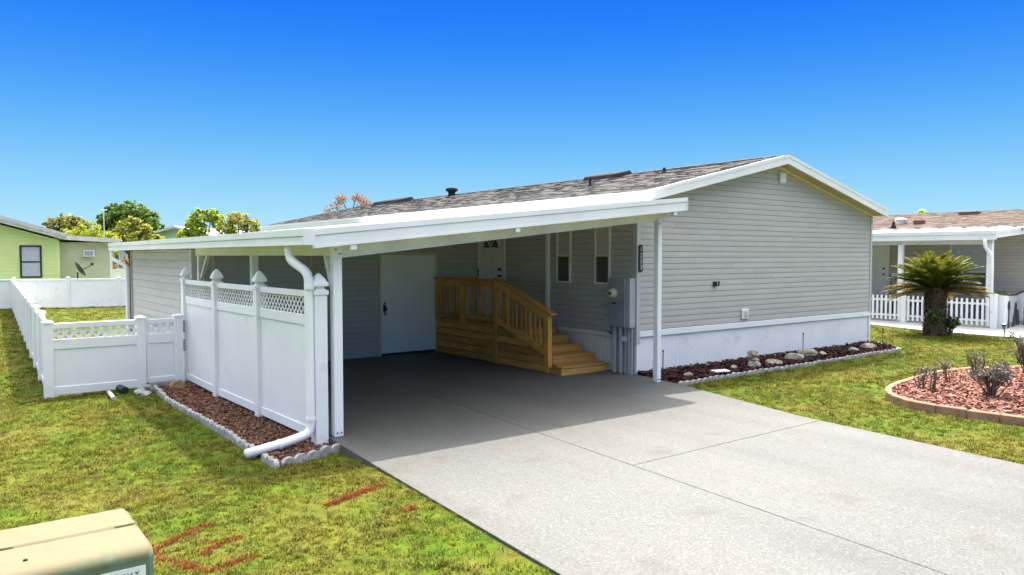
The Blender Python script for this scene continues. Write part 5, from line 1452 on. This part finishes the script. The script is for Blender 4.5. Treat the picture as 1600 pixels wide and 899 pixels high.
# thin copper-leaved tree behind the house
def copper():
    x, y = 19.9, 42.85; rs = random.Random(21)
    t = thing("copper_tree", "thin crowned tree with orange brown leaves rising behind the roof", "tree", (x, y, -.1))
    tm, lf = MB(), MB()
    tm.tube([(x, y, -.1), (x, y, 2.6), (x + .05, y, 4.2)], [.14, .10, .06], 7)
    cols = [(0.20, 0.075, 0.022), (0.15, 0.055, 0.018), (0.24, 0.11, 0.04), (0.12, 0.05, 0.02)]
    s = Vector((.8, -.6, 0)).normalized()
    for k in range(13):
        a = math.pi * (k + .5) / 13; rr = 1.15 * rs.uniform(.85, 1.05)
        e = Vector((x, y, 4.75)) + s * (math.cos(a) * rr) + Vector((0, 0, math.sin(a) * .95)) + Vector((rs.uniform(-.4, .4), rs.uniform(-.4, .4), 0))
        tm.tube([(x + .05, y, 4.1), Vector((x, y, 4.45)).lerp(e, .55), e], [.035, .02, .008], 5)
        for m in range(60):
            p = e + Vector((rs.gauss(0, .17), rs.gauss(0, .17), rs.gauss(-.03, .15))); leafquad(lf, p, rs.uniform(.04, .085), rs, cols)
    for m in range(50): leafquad(lf, Vector((x, y, 4.5)) + Vector((rs.gauss(0, .2), rs.gauss(0, .2), rs.gauss(0, .14))), rs.uniform(.04, .08), rs, cols)
    tm.build("trunk", m_trunk, t); lf.build("crown", m_leaf, t)
copper()

# ------------------------------------------------------------------ grass
def tuft_mesh(name, n, h, w, spread, seed):
    rs = random.Random(seed); mb = MB()
    for k in range(n):
        a = rs.uniform(0, 6.283); r = spread * math.sqrt(rs.random()); p = Vector((math.cos(a) * r, math.sin(a) * r, -.004))
        b = rs.uniform(0, 6.283); lean = rs.uniform(.2, 1.1); hh = h * rs.uniform(.55, 1.2)
        o = Vector((math.cos(b), math.sin(b), 0)); s = Vector((-o.y, o.x, 0)) * w * rs.uniform(.6, 1.2)
        m = p + o * hh * lean * .35 + Vector((0, 0, hh * .6)); t = p + o * hh * lean + Vector((0, 0, hh * (1 - .25 * lean)))
        hue = rs.random()
        mb.face([p - s, p + s, m + s * .8, m - s * .8], hue); mb.face([m - s * .8, m + s * .8, t], hue)
    return mb.mesh(name, m_blade, (0, 0, 0), tint_name="hue")
def scatter_grass():
    col = bpy.data.collections.new("grass_tufts")
    for k in range(4):
        o = bpy.data.objects.new("grass_tuft", tuft_mesh("grass_tuft", 10, .040, .0034 + .0006 * k, .045, 50 + k)); col.objects.link(o)
    rs = np.random.RandomState(5); pts, scl = [], []
    F = np.array([math.cos(R(53)), math.sin(R(53))]); Rt = np.array([F[1], -F[0]])
    def ring(d0, d1, dens, s):
        # wedge seen from the street, a bit wider than the view
        wmax = d1 * 0.85
        n = int((d1 - d0) * 2 * wmax * dens)
        d = rs.uniform(d0, d1, n); u = rs.uniform(-1, 1, n) * wmax
        ok = np.abs(u) < d * 0.80 + .6
        d, u = d[ok], u[ok]
        x, y = d * F[0] + u * Rt[0], d * F[1] + u * Rt[1]
        keep = np.ones(len(x), bool)
        for poly in (DRIVE, BED, GB, RING, [(9.68, 9.1), (17.75, 9.1), (17.75, 28.6), (3.5, 28.6), (3.5, 14)], [(23.4, 30), (22.62, 11.75), (22.1, 10.2), (21.92, 8.9), (21.95, 7.4), (21.0, -2), (60, -2), (60, 30)], [(bx0 - .03, by0 - .05), (bx1 + .02, by0 - .05), (bx1 + .02, by1 + .02), (bx0 - .03, by1 + .02)], [(2.2, 12.75), (3.3, 12.9), (3.3, 13.6), (2.2, 13.6)], [(3.4, 8.0), (9.7, 8.0), (9.7, 29), (3.4, 29)]):
            jx, jy = rs.normal(0, .022, (2, len(x)))
            keep &= ~inside(poly, x + jx, y + jy)
        keep &= ~((np.abs(x - 2.64) < .035) & (y > 7.5) & (y < 13.6))
        keep &= ~((np.abs(y - 8.12) < .035) & (x > 9.55) & (x < 17))
        # thin patches
        thin = (np.sin(x * 2.1 + 1.3 * np.sin(y * 1.7)) * np.sin(y * 1.9 + 1.1 * np.sin(x * 1.4 + 2)) > .55) & (rs.rand(len(x)) < .55)
        keep &= ~thin
        x, y = x[keep], y[keep]
        pts.append(np.c_[x, y, lawn_z(x, y)])
        clump = .85 + .22 * (np.sin(x * 3.3 + np.sin(y * 2.7) * 2) * np.sin(y * 3.1 + 1) > .5)
        scl.append(s * rs.uniform(.6, 1.25, len(x)) * clump)
    ring(2.8, 7.5, 560, .85); ring(7.5, 12, 330, 1.05); ring(12, 20, 140, 1.4); ring(20, 34, 36, 2.0)
    P = np.concatenate(pts); S = np.concatenate(scl); n = len(P)
    me = bpy.data.meshes.new("grass"); me.from_pydata(P.tolist(), [], [])
    at = me.attributes.new("scl", 'FLOAT', 'POINT'); at.data.foreach_set("value", S.astype(np.float32))
    rot = np.c_[rs.uniform(-.15, .15, n), rs.uniform(-.15, .15, n), rs.uniform(0, 6.283, n)].astype(np.float32)
    at = me.attributes.new("rot", 'FLOAT_VECTOR', 'POINT'); at.data.foreach_set("vector", rot.ravel())
    o = bpy.data.objects.new("grass", me); C.objects.link(o); o['kind'] = 'stuff'; o['label'] = "short patchy green and straw coloured lawn grass"
    ng = bpy.data.node_groups.new("grass_scatter", 'GeometryNodeTree')
    ng.interface.new_socket("Geometry", in_out='INPUT', socket_type='NodeSocketGeometry')
    ng.interface.new_socket("Geometry", in_out='OUTPUT', socket_type='NodeSocketGeometry')
    N, L = ng.nodes, ng.links
    gi, go = N.new("NodeGroupInput"), N.new("NodeGroupOutput")
    ip = N.new("GeometryNodeInstanceOnPoints"); ci = N.new("GeometryNodeCollectionInfo")
    ci.inputs["Collection"].default_value = col; ci.inputs["Separate Children"].default_value = True; ci.inputs["Reset Children"].default_value = True
    a1 = N.new("GeometryNodeInputNamedAttribute"); a1.data_type = 'FLOAT_VECTOR'; a1.inputs[0].default_value = "rot"
    a2 = N.new("GeometryNodeInputNamedAttribute"); a2.data_type = 'FLOAT'; a2.inputs[0].default_value = "scl"
    ip.inputs["Pick Instance"].default_value = True
    L.new(gi.outputs[0], ip.inputs["Points"]); L.new(ci.outputs[0], ip.inputs["Instance"])
    L.new(a1.outputs[0], ip.inputs["Rotation"]); L.new(a2.outputs[0], ip.inputs["Scale"])
    L.new(ip.outputs[0], go.inputs[0])
    md = o.modifiers.new("scatter", 'NODES'); md.node_group = ng
    print("tufts", n)
scatter_grass()

# red utility-marking paint sprayed on the lawn: painted blades along each stroke
m_paint = surf("red_marking_paint", (0.30, 0.050, 0.030), (0.19, 0.050, 0.022), 30, .8, transl=.3, spec=.1)
def stroke(pts, w, dens, label, seed):
    rs = random.Random(seed); mb = MB()
    P = [Vector((x, y)) * 0.967 for x, y in pts]
    for a, b in zip(P[:-1], P[1:]):
        L = (b - a).length; u = (b - a) / L; s = Vector((-u.y, u.x))
        for k in range(int(L * dens * .75)):
            c = a + u * rs.uniform(0, L) + s * rs.gauss(0, w * (1.0 + .5 * math.sin(k * .013)))
            z = float(lawn_z(c.x, c.y)); bb = rs.uniform(0, 6.283); o = Vector((math.cos(bb), math.sin(bb), 0)); sd = Vector((-o.y, o.x, 0)) * .0032
            h = rs.uniform(.008, .030); p = Vector((c.x, c.y, z)); lean = rs.uniform(.2, 1.2)
            m = p + o * h * lean * .4 + Vector((0, 0, h * .65)); t = p + o * h * lean + Vector((0, 0, h))
            mb.face([p - sd, p + sd, m + sd, m - sd]); mb.face([m - sd, m + sd, t])
    solo(mb, "paint_mark", m_paint, label, "paint mark", "red utility paint marks on the lawn")
stroke([(1.16, 5.96), (1.32, 6.12), (1.45, 6.19), (1.72, 6.36)], .020, 800, "upper slanting red paint line beside the utility box", 1)
stroke([(1.11, 5.94), (1.25, 5.69), (1.36, 5.45), (1.42, 5.36), (1.60, 5.43), (1.76, 5.46)], .024, 950, "long bent red paint line right of the utility box", 2)
stroke([(1.43, 5.70), (1.57, 5.82), (1.71, 5.88), (1.81, 5.88)], .020, 850, "short red paint line between the two longer ones by the utility box", 3)
stroke([(2.61, 6.18), (2.88, 6.28), (3.11, 6.37)], .024, 1700, "long red paint dash near the driveway edge", 4)
stroke([(3.10, 6.37), (3.30, 6.45)], .040, 1900, "dense red paint end patch beside the driveway", 5)
stroke([(3.06, 5.66), (3.24, 5.70)], .028, 1500, "small red paint patch nearest the driveway edge", 6)
